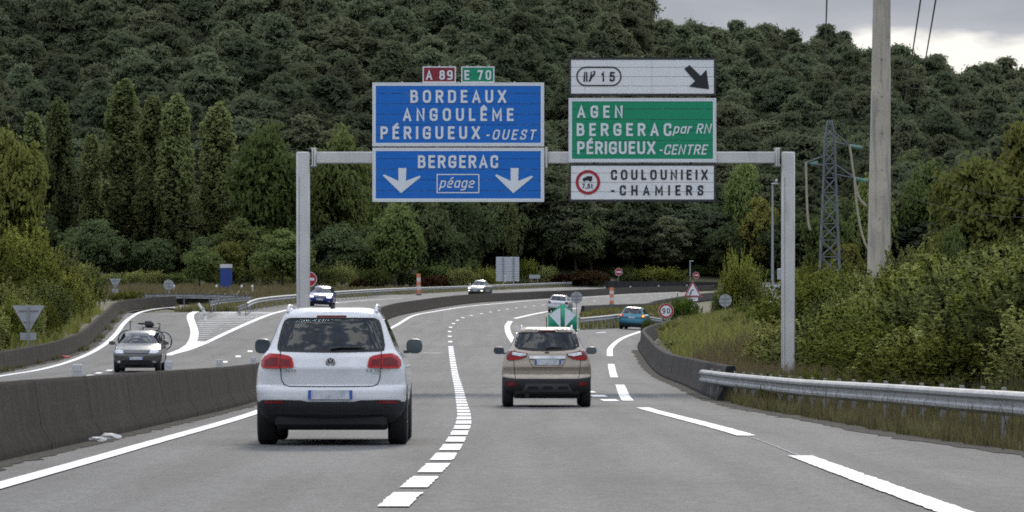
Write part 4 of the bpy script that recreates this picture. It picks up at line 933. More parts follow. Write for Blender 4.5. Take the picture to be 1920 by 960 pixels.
def far_car(name, label, prof, col, pos, rz, facing, wb=2.55, r=.31, sc_=1., metal=.3, lamps=None, windscreen=None, extra=None, cat='car'):
    sh = Shell(prof, br=.10, cr=.22, bf=.18, cf=.4); paint = carpaint(label.split()[0]+name+col[0], col[1], metal=metal)
    root = make_car(name, label, sh, paint, wb, r, .2, .74, .30, pos, rz)
    root.scale = (sc_,)*3; tag(root, label, cat); zr = prof[-1][0]
    zb = next(p[0] for p in prof if p[3] < .80 and p[0] > .9)
    for sd in ('left', 'right'):
        y0 = float(np.interp(zb+.2, [p[0] for p in prof], [p[1] for p in prof]))+.22; y1 = float(np.interp(zb+.03, [p[0] for p in prof], [p[2] for p in prof]))-.36
        patch(sh, [(y0-.1, zb+.03), (y1, zb+.03), (y1-.4, zr-.1), (y0+.2, zr-.08)], sd, DARKGLASS, 'side_window', root, off=.006, th=.01, step=.15)
    hw = lambda z, k=.86: sh.row(z)[2]*k
    win = [(-hw(zb+.03), zb+.03), (hw(zb+.03), zb+.03), (hw(zr-.09, .90), zr-.09), (-hw(zr-.09, .90), zr-.09)]
    patch(sh, win, 'rear', DARKGLASS, 'rear_window', root, off=.006, th=.01); patch(sh, win, 'front', DARKGLASS, 'windscreen', root, off=.006, th=.01)
    return root, sh, paint
def front_set(root, sh, paint, zl=.72, lit=False, grille=TRIM, head=LENS_W):
    for mi in (False, True):
        patch(sh, [(-.80, zl), (-.76, zl+.09), (-.50, zl+.07), (-.47, zl-.04), (-.70, zl-.05)], 'front', head, 'headlamp', root, off=.015, mirror=mi, step=.06)
        patch(sh, rounded(-.70, -.58, .36, .43, .03), 'front', LENS_W, 'fog_lamp', root, off=.01, mirror=mi)
    g = patch(sh, [(-.44, zl-.06), (.44, zl-.06), (.46, zl+.07), (-.46, zl+.07)], 'front', grille, 'grille', root, off=.012)
    for z in (zl-.02, zl+.025): line_patch(sh, dense([(-.43, z), (.43, z)]), .012, 'front', mat('grille_bar', (.3, .3, .31), .3, metal=.6), 'grille_bar', g, off=.02)
    patch(sh, [(-.55, .34), (.55, .34), (.5, .44), (-.5, .44)], 'front', TRIM, 'lower_grille', root, off=.01)
    plate(root, .52, .11, (0, sh.front(0, .52)+.012, .52), 'front', 0)
def rear_set(root, sh, zl=.85, lamp=LENS_R, pz=.78):
    for mi in (False, True): patch(sh, [(-.84, zl-.08), (-.82, zl+.1), (-.62, zl+.1), (-.56, zl-.02), (-.64, zl-.08)], 'rear', lamp, 'tail_lamp', root, off=.015, mirror=mi, step=.06)
    plate(root, .52, .11, (0, sh.rear(0, pz)-.015, pz), 'rear')
    line_patch(sh, dense([(-.6, .6), (-.55, .56), (.55, .56), (.6, .6)]), .012, 'rear', SEAM, 'tailgate_seam', root)
    patch(sh, [(-.8, .33), (.8, .33), (.82, .43), (-.82, .43)], 'rear', TRIM, 'rear_bumper', root, off=.012)
def ground_pose(px, Y, rz): X = (px-960)*Y/F; return (X, Y, float(S(X, Y)))
def set_pose(root, pitch=None):
    x, y, z = root.location; rz = root.rotation_euler.z; d = 1.3; dx, dy = -math.sin(rz)*d, math.cos(rz)*d
    s1, s2 = float(S(x+dx, y+dy)), float(S(x-dx, y-dy)); s3, s4 = float(S(x+dy*.5, y-dx*.5)), float(S(x-dy*.5, y+dx*.5))
    root.rotation_euler = (math.atan2(s1-s2, 2*d), -math.atan2(s3-s4, d), rz); root.location.z = (s1+s2)/2
def oncoming_grey():
    pr = [(z*1.03, a, b, w) for z, a, b, w in HATCH]
    root, sh, paint = far_car('hatchback', 'dark taupe grey hatchback carrying bicycles on its back, coming down the left carriageway', pr, ('g', (.085, .082, .076)), ground_pose(262.5, 156, 0), R(181), 'front', wb=2.59, r=.315, metal=.2)
    set_pose(root); front_set(root, sh, paint, .745)
    mirror(root, .97, .62, 1.06, paint, .24, .15, 'front')
    b = mesh('badge', [(x, sh.front(0, .745)+.03, z) for x, z in ((-.075, .80), (.075, .80), (.045, .70), (-.045, .70))], [(0, 1, 2, 3)], CHROME, root)
    b = MB(); b.tube([(.0, .1, 1.5), (.0, .02, 1.62)], .01, 6); b.build('roof_aerial', TRIM, root)
    b = MB(); b.box((0, -2.18, .62), (1.3, .36, .06)); b.tube([(-.3, -2.0, .62), (-.3, -2.12, 1.15)], .025); b.tube([(.3, -2.0, .62), (.3, -2.12, 1.15)], .025); b.build('bicycle_carrier', TRIM, root)
    return root
def bicycle(car, yoff, flip, paint, label, zoff, xoff=0.):
    root = empty('bicycle'); M = car.matrix_basis
    wr = .34
    for x in (-.52, .52):
        w = empty('wheel', (x, 0, wr)); w.parent = root; n = 24
        b = MB(); b.tube([(wr*math.cos(t), 0, wr*math.sin(t)) for t in np.linspace(0, 2*math.pi, n+1)], .022, 6, cap=False); b.build('tyre', TYRE, w)
        b = MB(); b.tube([((wr-.035)*math.cos(t), 0, (wr-.035)*math.sin(t)) for t in np.linspace(0, 2*math.pi, n+1)], .012, 6, cap=False); b.build('rim', CHROME, w)
        b = MB()
        for k in range(10): t = 2*math.pi*k/10; b.tube([(0, 0, 0), (wr*.92*math.cos(t), 0, wr*.92*math.sin(t))], .004, 4)
        b.build('spokes', CHROME, w)
    hb, st, bbk, sd = Vector((-.40, 0, .82)), Vector((.22, 0, .86)), Vector((.06, 0, .30)), Vector((.24, 0, .98))
    b = MB(); b.tube([hb, bbk], .02, 8); b.tube([hb+Vector((.02, 0, .02)), st], .016, 8); b.tube([st, bbk], .018, 8); b.tube([bbk, (.52, 0, wr)], .012, 6); b.tube([st, (.52, 0, wr)], .010, 6); b.build('frame', paint, root)
    b = MB(); b.tube([hb+Vector((-.02, 0, .16)), hb, (-.52, 0, wr)], .016, 8); b.build('fork', TRIM, root)
    b = MB(); b.tube([(-.34, -.28, 1.02), (-.42, -.2, 1.0), (-.42, .2, 1.0), (-.34, .28, 1.02)], .014, 8); b.tube([(-.42, 0, .96), (-.42, 0, 1.0)], .02); b.build('handlebar', TRIM, root)
    b = MB(); b.box((.26, 0, 1.0), (.28, .15, .07), bev=.03); b.tube([(.24, 0, .9), (.25, 0, 1.0)], .014); b.build('saddle', TRIM, root)
    if flip: MB().box((.30, 0, .90), (.34, .22, .2), bev=.06).build('saddle_bag', TRIM, root)
    root.matrix_basis = M @ Matrix.Translation((xoff, yoff, zoff)) @ Matrix.Rotation(math.pi if flip else 0, 4, 'Z')
    return tag(root, label, 'bicycle')
def traffic():
    g = oncoming_grey()
    bicycle(g, -2.16, True, mat('bike_white', (.6, .6, .6), .4), 'pale bicycle with handlebar above the roof of the dark taupe grey hatchback', .80, .1)
    bicycle(g, -2.32, False, mat('bike_black', (.03, .03, .035), .4), 'black bicycle with its wheel sticking out beside the dark taupe grey hatchback', .74, -.16)
    # blue car, lamps lit
    pr = [(z, a, b, w*1.02) for z, a, b, w in HATCH]
    r, sh, p = far_car('hatchback', 'blue hatchback with lit headlamps coming past the left gantry post', pr, ('b', (.022, .055, .26)), ground_pose(603, 305, 0), R(178), 'front', metal=.3)
    set_pose(r); front_set(r, sh, p, .70, head=LIT_W); mirror(r, .97, .62, 1.02, TRIM, .2, .13, 'front')
    mesh('badge', [(x, sh.front(0, .70)+.03, z) for x, z in ((0, .79), (.05, .70), (0, .61), (-.05, .70))], [(0, 1, 2, 3)], CHROME, r)
    # pickup
    PK = [(.34, -2.45, 2.45, .78), (.46, -2.58, 2.58, .86), (.62, -2.6, 2.62, .90), (.80, -2.6, 2.62, .92), (.98, -2.6, 2.52, .92), (1.08, -2.6, 2.2, .91), (1.13, -2.59, 1.55, .88), (1.17, -.75, 1.2, .80), (1.25, -.65, 1.05, .78), (1.45, -.58, .72, .71), (1.65, -.5, .40, .64), (1.74, -.42, .2, .59), (1.78, -.3, 0, .5), (1.79, -.2, -.1, .4)]
    sh = Shell(PK, br=.04, cr=.1, bf=.12, cf=.3); paint = carpaint('pickup', (.20, .215, .20), metal=.4)
    r = make_car('pickup_truck', '', sh, paint, 3.2, .39, .25, .8, .48, ground_pose(900, 478, 0), R(168)); set_pose(r)
    tag(r, 'silver grey double cab pickup coming round the bend beyond the median barrier', 'pickup')
    for sd in ('left', 'right'): patch(sh, [(-.45, 1.22), (.75, 1.22), (.32, 1.66), (-.38, 1.68)], sd, DARKGLASS, 'side_window', r, off=.006, step=.15)
    patch(sh, [(-.64, 1.24), (.64, 1.24), (.52, 1.68), (-.52, 1.68)], 'front', DARKGLASS, 'windscreen', r, off=.006)
    for mi in (False, True): patch(sh, [(-.86, .82), (-.84, .98), (-.56, .97), (-.58, .84)], 'front', LIT_W if mi else LENS_W, 'headlamp', r, off=.015, mirror=mi)
    for mi in (False, True): patch(sh, rounded(-.82, -.62, .56, .66, .03), 'front', LIT_W, 'fog_lamp', r, off=.015, mirror=mi)
    gq = patch(sh, [(-.5, .78), (.5, .78), (.54, 1.0), (-.54, 1.0)], 'front', CHROME, 'grille', r, off=.012)
    for z in (.83, .89, .95): line_patch(sh, dense([(-.48, z), (.48, z)]), .03, 'front', TRIM, 'grille_slot', gq, off=.02)
    plate(r, .52, .11, (0, sh.front(0, .62)+.02, .62), 'front'); mirror(r, 1.03, .85, 1.32, CHROME, .24, .22, 'front')
    # silver estate
    r, sh, p = far_car('estate_car', 'silver estate car driving away round the bend ahead of the green divider sign', WAGON, ('s', (.50, .51, .53)), ground_pose(1050, 352, 0), R(-7), 'rear', metal=.35)
    set_pose(r); rear_set(r, sh, .86, LENS_DR, .80); mirror(r, .95, .65, 1.02, p, .2, .13); roof_rails(r, .48, -1.5, 0, 1.45, RIM, .04)
    # turquoise hatchback
    r, sh, p = far_car('hatchback', 'turquoise hatchback with glowing brake lamps leaving on the exit lane', [(z*1.02, a, b, w) for z, a, b, w in HATCH], ('t', (.008, .16, .24)), ground_pose(1190, 283, 0), R(-9), 'rear', metal=.25)
    set_pose(r); rear_set(r, sh, .90, LENS_R, .80); mirror(r, .95, .65, 1.02, p, .2, .13)
    patch(sh, rounded(-.12, .12, 1.40, 1.425, .008), 'rear', LIT_R, 'brake_lamp', r, off=.012)
    for mi in (False, True): patch(sh, [(-.80, .87), (-.79, .97), (-.68, .97), (-.68, .87)], 'rear', LIT_O if mi else LIT_R, 'lit_lens', r, off=.02, mirror=mi)
traffic()
# ------------------------------------------------------------------ roadside signs and posts
SBACK = mat('sign_back_grey', (.36, .38, .41), .5, metal=.3, var=.1, scale=3)
ORANGE = mat('faded_orange', (.62, .20, .10), .6, var=.15, scale=3); NAVY = mat('panel_blue', (.012, .045, .22), .5, var=.06)
def base_z(x, y): return float(max(T(x, y), S(x, y)-.02 if False else T(x, y)))
def post_sign(name, label, px, pyc, Y, ground=None, posts=((0,),), pr=.03, cat='sign'):
    x, y, z = at(px, pyc, Y); g = base_z(x, Y) if ground is None else ground
    root = empty(name, (x, Y, g)); b = None
    for (dx,) in posts: MB().tube([(dx, .05, -.2), (dx, .05, z-g)], pr, 8).build('post', STEEL_D, root)
    tag(root, label, cat); return root, z-g
def disc(root, z, r, m, name, y=0., n=28, th=.012):
    return MB().lathe([(r, y), (r, y+th)], (0, 0, z), 'Y', n).build(name, m, root)
def ring_y(root, z, r0, r1, m, name, y, n=28):
    V = [(r*math.cos(2*math.pi*k/n), y, z+r*math.sin(2*math.pi*k/n)) for r in (r0, r1) for k in range(n)]
    return mesh(name, V, [(i, (i+1) % n, n+(i+1) % n, n+i) for i in range(n)], m, root)
def no_entry(px, py, Y, r, label):
    root, z = post_sign('no_entry_sign', label, px, py, Y); d = disc(root, z, r, RED, 'disc'); ring_y(root, z, r, r*.93, LWHITE, 'rim', -.002)
    b = MB(); b.box((0, -.004, z), (r*1.25, .006, r*.34)); b.build('bar', LWHITE, root)
no_entry(580.5, 523.5, 292, .50, 'red no entry sign half hidden behind the left gantry post')
no_entry(1160, 510, 662, .58, 'red no entry sign on the far wall, the left one of two')
no_entry(1305, 516, 690, .54, 'red no entry sign right above the bend warning triangle')
def speed(px, py, Y, r, label, text, twin=True):
    root, z = post_sign('speed_limit_sign', label, px, py, Y, posts=((-.22,), (.22,)) if twin else ((0,),))
    disc(root, z, r, LWHITE, 'disc'); ring_y(root, z, r*.97, r*.72, RED, 'red_ring', -.003)
    if text: lettering(text, -r*.52, r*.52, z-r*.36, r*.72, -.005, BLACK, root, (0, 0, 0), bold=.16)
    return root
speed(1249, 583, 238, .42, 'round white 90 speed limit sign with red ring on two posts', '90')
speed(1300, 578, 268, .36, 'round red ringed sign half hidden behind the bright green bush', '')
def triangle_sign():
    root, z = post_sign('bend_warning_sign', 'triangular bend warning sign with red border above the green bush', 1299, 546, 268); h = 1.02; w = 1.16
    def tri(s, zc): return [(-w/2*s, zc-h*.36*s), (w/2*s, zc-h*.36*s), (0, zc+h*.64*s)]
    MB().prism(tri(1, z), 0, .012).build('face', LWHITE, root)
    o, i = tri(.97, z), tri(.74, z); V = [(a, -.003, b) for a, b in o+i]; mesh('red_border', V, [(k, (k+1) % 3, 3+(k+1) % 3, 3+k) for k in range(3)], RED, root)
    P = [(-.14+.02, z-.20), (-.13, z-.05), (-.06, z+.06), (.06, z+.10)]; V = [];
    for k, (a, b) in enumerate(P): V += [(a-.04 if k < 2 else a-.02, -.005, b+(.03 if k > 1 else 0)), (a+.04 if k < 2 else a+.02, -.005, b-(.04 if k > 1 else 0))]
    mesh('bend_symbol', V, [(2*k, 2*k+1, 2*k+3, 2*k+2) for k in range(3)], BLACK, root)
    pl = MB().prism(rounded(-.32, .32, z-.62, z-.40, .04), 0, .012).build('sub_plate', LWHITE, root); lettering('500 ', -.2, .25, z-.55, .09, -.004, BLACK, pl, (0, 0, 0))
triangle_sign()
def yield_back(px, py, Y, w, label):
    root, z = post_sign('give_way_sign', label, px, py, Y, pr=.045); h = w*.87
    root.rotation_euler = (0, 0, 0)
    MB().prism([(-w/2, z+h*.33), (w/2, z+h*.33), (0, z-h*.67)], 0, .012).build('triangle_back', SBACK, root)
    b = MB()
    for f in (.15, -.25): b.box((0, -.025, z+h*f), (w*(.62 if f > 0 else .3), .03, .045))
    b.tube([(0, -.05, -.2), (0, -.05, z+h*.3)], .04, 8); b.build('bracket', STEEL_D, root)
    MB().box((0, 0, z-h*.67-.12), (w*.5, .012, .30)).build('sub_plate', SBACK, root)
yield_back(53, 590, 178, 1.34, 'large grey back of a give way triangle among the left bushes')
yield_back(216, 529, 330, .92, 'smaller grey back of a give way triangle by the slip road')
def round_back(px, py, Y, r, label):
    root, z = post_sign('round_sign', label, px, py, Y); disc(root, z, r, SBACK, 'disc_back'); b = MB(); b.box((0, -.02, z+r*.3), (r*1.7, .03, .04)); b.box((0, -.02, z-r*.3), (r*1.7, .03, .04)); b.tube([(0, -.05, 0), (0, -.05, z+r)], .03); b.build('bracket', STEEL_D, root)
round_back(1081, 558, 300, .42, 'grey back of a round sign beside the silver estate car')
round_back(1360, 563.5, 285, .42, 'grey back of a round sign on the grassy slope')
round_back(316, 534, 345, .42, 'grey back of a round sign beyond the left slip road wall')
def board_back():
    x0, y, z1 = at(930, 481.5, 622); x1, _, z0 = at(973.5, 527.5, 622); xm = (x0+x1)/2; g = float(T(xm, 622)); root = empty('sign_board', (xm, 622, g))
    n = 10; h = (z1-z0)/n; me = MB().box((0, 0, 0), (x1-x0, .04, h-.03)).data('plank', mat('pale_board', (.52, .55, .60), .5, metal=.2, var=.05))
    for k in range(n): o = link('plank', me, None, root); o.location = (0, 0, z0-g+h*(k+.5))
    for dx in (-.62, .88): MB().box((dx, -.10, (z1-g)/2-.05), (.2, .14, z1-g-.1)).build('post', STEEL_D, root)
    tag(root, 'large pale back of a sign board on two posts beyond the bend', 'sign')
    x0, y, z1 = at(992, 515, 660); x1, _, z0 = at(1012.5, 522.5, 660); xm = (x0+x1)/2; g = float(T(xm, 660)); root = empty('sign_board', (xm, 660, g))
    MB().box((0, 0, (z0+z1)/2-g), (x1-x0, .04, z1-z0)).build('board', SBACK, root)
    for dx in (-.5, .45): MB().box((dx, .05, (z1-g)/2), (.08, .08, z1-g)).build('post', STEEL_D, root)
    tag(root, 'small low sign board on two legs right of the large sign back', 'sign')
board_back()
def divider():                                        # green nose marker where the exit leaves
    x, y, z = at(1055, 620, 246); g = float(S(x, 246)); s = 246/F; root = empty('divider_sign', (x, 246, g)); W = 27*s; zt, zm = CZ-(571-HZ)*s-g, CZ-(591-HZ)*s-g
    gm = mat('divider_green', (.006, .30, .16), .4, var=.06); n = 14; V = []
    outline = [(-W, 0), (W, 0), (W, zm), (.12*W, zt), (-.12*W, zt), (-W, zm)]
    bow = lambda a: .45*W*(a/W)**2
    def sheet(poly, m, name, off, parent=root):
        bm = bmesh.new(); bm.faces.new([bm.verts.new((a, 0, b)) for a, b in poly])
        for k in range(-6, 7): bmesh.ops.bisect_plane(bm, geom=bm.verts[:]+bm.edges[:]+bm.faces[:], plane_co=(W*k/7, 0, 0), plane_no=(1, 0, 0))
        for v in bm.verts: v.co.y = bow(v.co.x)-off
        me = bpy.data.meshes.new(name); bm.to_mesh(me); bm.free(); me.materials.append(m); o = link(name, me, None, parent, smooth=True)
        if off == 0: md = o.modifiers.new('thick', 'SOLIDIFY'); md.thickness = .05; md.offset = -1
        return o
    sheet(outline, gm, 'green_shell', 0)
    for k in (-1, 1): sheet([(k*.15*W, zt*.90), (k*.93*W, zm*1.02), (k*.15*W, zt*.22)][::k], LWHITE, 'white_arrow', .02)
    tag(root, 'green divider marker with two white arrowheads behind the beige car', 'sign')
divider()
def marker(px, y0, y1, Y, w, label):
    x, _, z1 = at(px, y0, Y); _, _, z0 = at(px, y1, Y); root = empty('orange_marker', (x, Y, z0)); h = z1-z0; n = 5
    for k in range(n): MB().box((0, 0, h*(k+.5)/n), (w, .06, h/n)).build('band', ORANGE if k % 2 == 0 else mat('faded_white', (.62, .56, .52), .6), root)
    MB().box((0, 0, -.12), (w*1.3, .3, .3), bev=.05).build('foot', mat('foot_grey', (.12, .12, .12), .8), root)
    tag(root, label, 'delineator')
marker(785, 513, 551, 452, .42, 'tall orange and white marker panel left of the pickup')
marker(1147, 539, 570, 400, .40, 'tall orange and white marker panel between silver and turquoise cars')
def blue_panel():
    x, _, z1 = at(424, 496.5, 420); g = float(T(x, 420)); _, _, z0 = at(424, 550, 420); g = min(g, z0); root = empty('information_panel', (x, 420, g)); w = 22*420/F
    MB().box((0, 0, (z1-g)/2-.15), (w, .25, z1-g-.3), bev=.03).build('body', NAVY, root); MB().box((0, 0, z1-g-.13), (w*1.03, .28, .36), bev=.02).build('cap', mat('panel_cap', (.55, .56, .58), .5), root)
    tag(root, 'tall plain blue panel with pale cap beyond the left slip road', 'panel')
blue_panel()
for i, (px, Y, lab) in enumerate(((326, 395, 'right of the round sign back'), (406, 400, 'left of the blue panel'), (453, 400, 'just right of the blue panel'), (473, 400, 'rightmost, beyond the short guard rail'), (947, 612, 'in front of the large pale sign board'))):
    x, _, z = at(px, 551 if i < 4 else 528, Y); g = z-.1; h = .95
    o = MB().lathe([(.09, 0), (.09, h*.7), (.10, h*.72), (.10, h*.9), (.07, h)], n=12).build('bollard', mat('bollard_white', (.72, .72, .70), .5), angle=40, loc=(x, Y, g))
    MB().lathe([(.102, h*.66), (.102, h*.78)], n=12).build('reflective_band', SBACK, o); tag(o, 'white roadside marker bollard '+lab, 'bollard', 'white marker bollards')
def bent_markers():                                   # white posts at the nose of the hatching
    for i, (px, y0, y1, dx) in enumerate(((379, 568, 592, .22), (383.5, 584, 600, .05))):
        X, Y = G(px, y1+4 if i == 0 else 602); z = float(S(X, Y)); s = Y/F; h = (y1-y0)*s+.1
        o = MB().tube([(dx, 0, 0), (dx*.6, 0, h*.4), (0-dx, 0, h)], [.09, .08, .07], 8).build('marker_post', mat('bollard_white', (.72, .72, .70), .5), loc=(X, Y, z))
        MB().tube([(dx*.45, 0, h*.55), (-dx*.1, 0, h*.68)], .093, 8).build('grey_band', SBACK, o)
        tag(o, ('leaning white marker post at the tip of the left hatching', 'short upright white marker post in the left hatching')[i], 'marker post')
bent_markers()
# ------------------------------------------------------------------ power line, lamps, small buildings
def concrete_pole():
    Y = 150.; x, _, zb = at(1652, 540, Y); g = float(T(x, Y)); s = Y/F; root_h = CZ+(HZ+220)*s-g
    m = mat('pole_concrete', (.44, .40, .335), .85, var=.2, scale=1., bump=.3, bscale=20, streak=((6, 6, .5), .5, .68, (.27, .255, .235)), dirt=(5, .66, .74, (.22, .205, .19)))
    root = empty('utility_pole', (x, Y, g)); b = MB(); n = 12; V = []; Fc = []
    for i in range(n+1):
        f = i/n; w = (44-24*f*.72)*s/2; zz = -.3+f*(root_h+.3); xo = (-.10+.17*f)
        c = w*.28
        V += [(xo+a, bb, zz) for a, bb in ((-w+c, -w), (w-c, -w), (w, -w+c), (w, w-c), (w-c, w), (-w+c, w), (-w, w-c), (-w, -w+c))]
    for i in range(n):
        for k in range(8): Fc.append((i*8+k, i*8+(k+1) % 8, (i+1)*8+(k+1) % 8, (i+1)*8+k))
    Fc.append(tuple(range(n*8, n*8+8))); mesh('shaft', V, Fc, m, root)
    b = MB()
    for z in (5.3, 6.6, 7.9, 9.2): b.lathe([(.03, -.37), (.03, .37)], (0, 0, z), 'Y', 8)
    b.build('step_bolts', STEEL_D, root)
    b = MB(); b.box((0, 0, root_h-.6), (3.2, .14, .16)); b.build('cross_arm', STEEL_D, root)
    tag(root, 'thick pale concrete utility pole rising out of the right thicket', 'utility pole')
    return x, Y, g+root_h
PX_, PY_, PZ_ = concrete_pole()
PYL = mat('pylon_steel', (.15, .165, .185), .6, metal=.3, var=.15); INS = mat('glass_insulator', (.10, .27, .235), .15, var=.15, coat=.5); CABLE = mat('cable_grey', (.06, .06, .065), .6)
JUMP = mat('pale_cable', (.34, .31, .24), .6, var=.15, scale=4)
def pylon():
    Y = 330.; s = Y/F; cx, _, zt = at(1555.5, 226, Y); g = float(T(cx, Y)); zb = CZ-(548-HZ)*s; g = min(g, zb); h = zt-g; root = empty('lattice_pylon', (cx, Y, g))
    hw = lambda f: np.interp(f, [0, .35, .72, .93, 1], [.98, .72, .48, .38, .14])
    b = MB(); nn = 14; fs = [1-(1-k/nn)**1.25 for k in range(nn+1)]
    for sx_ in (-1, 1):
        for sy in (-1, 1): b.tube([(sx_*hw(f), sy*hw(f), h*f) for f in fs], .055, 4)
    b.build('leg_frame', PYL, root); b = MB()
    for f0, f1 in zip(fs[:-1], fs[1:]):
        a, c = hw(f0), hw(f1)
        for sy in (-1, 1): b.tube([(-a, sy*a, h*f0), (c, sy*c, h*f1)], .028, 4); b.tube([(a, sy*a, h*f0), (-c, sy*c, h*f1)], .028, 4); b.tube([(-c, sy*c, h*f1), (c, sy*c, h*f1)], .024, 4)
        for sx_ in (-1, 1): b.tube([(sx_*a, -a, h*f0), (sx_*c, c, h*f1)], .028, 4)
    b.build('lattice_bracing', PYL, root)
    L = lambda px, py: Vector((at(px, py, Y)[0]-cx, 0, at(px, py, Y)[2]-g))
    for base, tip in (((1562, 258), (1592, 272)), ((1550, 303), (1511, 305)), ((1562, 318), (1603, 334))):
        a, t = L(*base), L(*tip); b = MB()
        for dy in (-.4, .4): b.tube([a+Vector((0, dy, .5)), t], .05, 4); b.tube([a+Vector((0, dy, -.35)), t], .05, 4)
        b.build('cross_arm', PYL, root)
    for p, q in (((1592, 274), (1616, 278)), ((1520, 308), (1534, 306)), ((1603, 336), (1627, 340))):
        a, c = L(*p), L(*q); d = (c-a); b = MB(); n = 9
        for k in range(n): z = a+d*((k+.5)/n); b.tube([z-d*.03, z+d*.03], .17, 8)
        b.build('insulator_string', INS, root)
    tag(root, 'dark steel lattice pylon standing behind the right gantry post', 'pylon')
    for pts, lab in (([(1593, 272), (1597, 300), (1602, 335), (1608, 365), (1615, 378), (1624, 386)], 'short pale cable bowing from the pylon arm towards the concrete pole'),
                     ([(1602, 336), (1606, 380), (1612, 420), (1621, 455), (1629, 469)], 'long pale cable hanging from the pylon beside the concrete pole'),
                     ([(1511, 304), (1512, 340), (1513.5, 390), (1516, 420), (1519, 431)], 'pale cable hanging free left of the lattice pylon')):
        P = spline(np.array([at(a, b_, Y-1) for a, b_ in pts]), .5); tag(MB().tube(P, .095, 6).build('hanging_cable', JUMP), lab, 'cable')
pylon()
def wires():
    def wire(a, b, sag, lab, r=.03, far=True):
        a, b = Vector(a), Vector(b)
        if far: a = b+(a-b)*1.6                       # carries on overhead and behind
        P = [a+(b-a)*t-Vector((0, 0, sag*4*t*(1-t))) for t in np.linspace(0, 1, 24)]
        tag(MB().tube(P, r, 5).build('power_line', CABLE), lab, 'cable')
    wire(at(1549, -40, 190), at(1543, 205, 700), 2, 'thin vertical power line against the sky left of the concrete pole', .035)
    wire(at(1722, -40, 170), at(1668, 350, 640), 1.5, 'thin slanting power line just right of the concrete pole', .035)
    wire(at(1750, -40, 170), at(1700, 290, 640), 1.5, 'thin slanting power line further right of the concrete pole', .035)
    wire(at(1627, 281, 330), at(1960, 375, 420), 1.0, 'faint power line leaving the upper pylon arm to the right', .014, False)
    wire(at(1628, 341, 330), at(1960, 405, 420), 1.0, 'faint power line leaving the lower pylon arm to the right', .014, False)
wires()
def lamps():
    for px, yt, yb, Y, lab in ((1448.5, 345, 512, 420, 'tall grey lamp post left of the right gantry post'), (1294, 490, 525, 692, 'small distant lamp post above the no entry sign')):
        x, _, zt = at(px, yt, Y); g = min(float(T(x, Y)), at(px, yb, Y)[2]); root = empty('lamp_post', (x, Y, g)); h = zt-g
        MB().tube([(0, 0, -.3), (0, 0, h)], [.16, .09], 10).build('pole', mat('lamp_grey', (.30, .32, .35), .5, var=.06), root)
        MB().box((.22, 0, h+.02), (.7, .3, .16), bev=.05).build('lamp_head', SBACK, root)
        if Y < 500: MB().lathe([(.1, 0), (.13, .15), (.08, .3)], (.38, 0, h+.2), n=10).build('camera_dome', WHITE, root)
        tag(root, lab, 'lamp post')
lamps()
def shed():
    Y = 360.; x0, _, z1 = at(1417, 531.5, Y); x1, _, z0 = at(1498, 556, Y); root = empty('cabin', ((x0+x1)/2, Y+1.5, z0-.6)); w = x1-x0; h = z1-z0+.6; n = 5
    for k in range(n): MB().box((0, -1.5, h*(k+.5)/n), (w, .06, h/n-.03)).build('cladding_panel', mat('cabin_white', (.55, .58, .62), .6, var=.06), root)
    MB().box((0, 0, h/2-.05), (w-.1, 2.9, h-.12)).build('wall', mat('cabin_wall', (.45, .48, .5), .7), root); MB().box((0, 0, h+.03), (w+.2, 3.2, .10)).build('roof', mat('cabin_roof', (.35, .36, .37), .6), root)
    MB().box((w*.02, -1.56, h*.72), (.5, .03, .35)).build('window', DARKGLASS, root)
    tag(root, 'low white panelled cabin partly hidden behind the right gantry post', 'cabin')
    x, _, z = at(1464, 512, 380); o = MB().box((0, 0, .5), (.6, .5, 1.0), bev=.05).build('equipment_box', WHITE, loc=(x, 380, z-.6)); MB().box((0, -.26, .5), (.5, .02, .8)).build('door', SBACK, o); tag(o, 'small white equipment box beside the right gantry post', 'box')
shed()
def litter():
    for i, (px, py, r_, lab) in enumerate(((181, 828, .08, 'crumpled white litter heap at the foot of the median barrier'), (205, 824, .10, 'larger crumpled white litter heap next to the first'), (452, 757, .09, 'small white scrap of litter near the white car'), (122, 671, .14, 'red scrap of litter by the left barrier'))):
        X, Y = G(px, py); rs = random.Random(i); bm = bmesh.new(); bmesh.ops.create_icosphere(bm, subdivisions=2, radius=1)
        for v in bm.verts: v.co *= .6+.6*rs.random()
        for v in bm.verts: v.co = Vector((v.co.x*r_*1.5, v.co.y*r_, max(0, v.co.z+.4)*r_*.55))
        me = bpy.data.meshes.new('litter'); bm.to_mesh(me); bm.free(); me.materials.append(mat('litter_white', (.6, .58, .55), .7, var=.2, scale=12) if i < 3 else mat('litter_red', (.4, .05, .04), .6))
        o = link('litter', me, loc=(X, Y, float(S(X, Y))+.005)); tag(o, lab, 'litter')
litter()
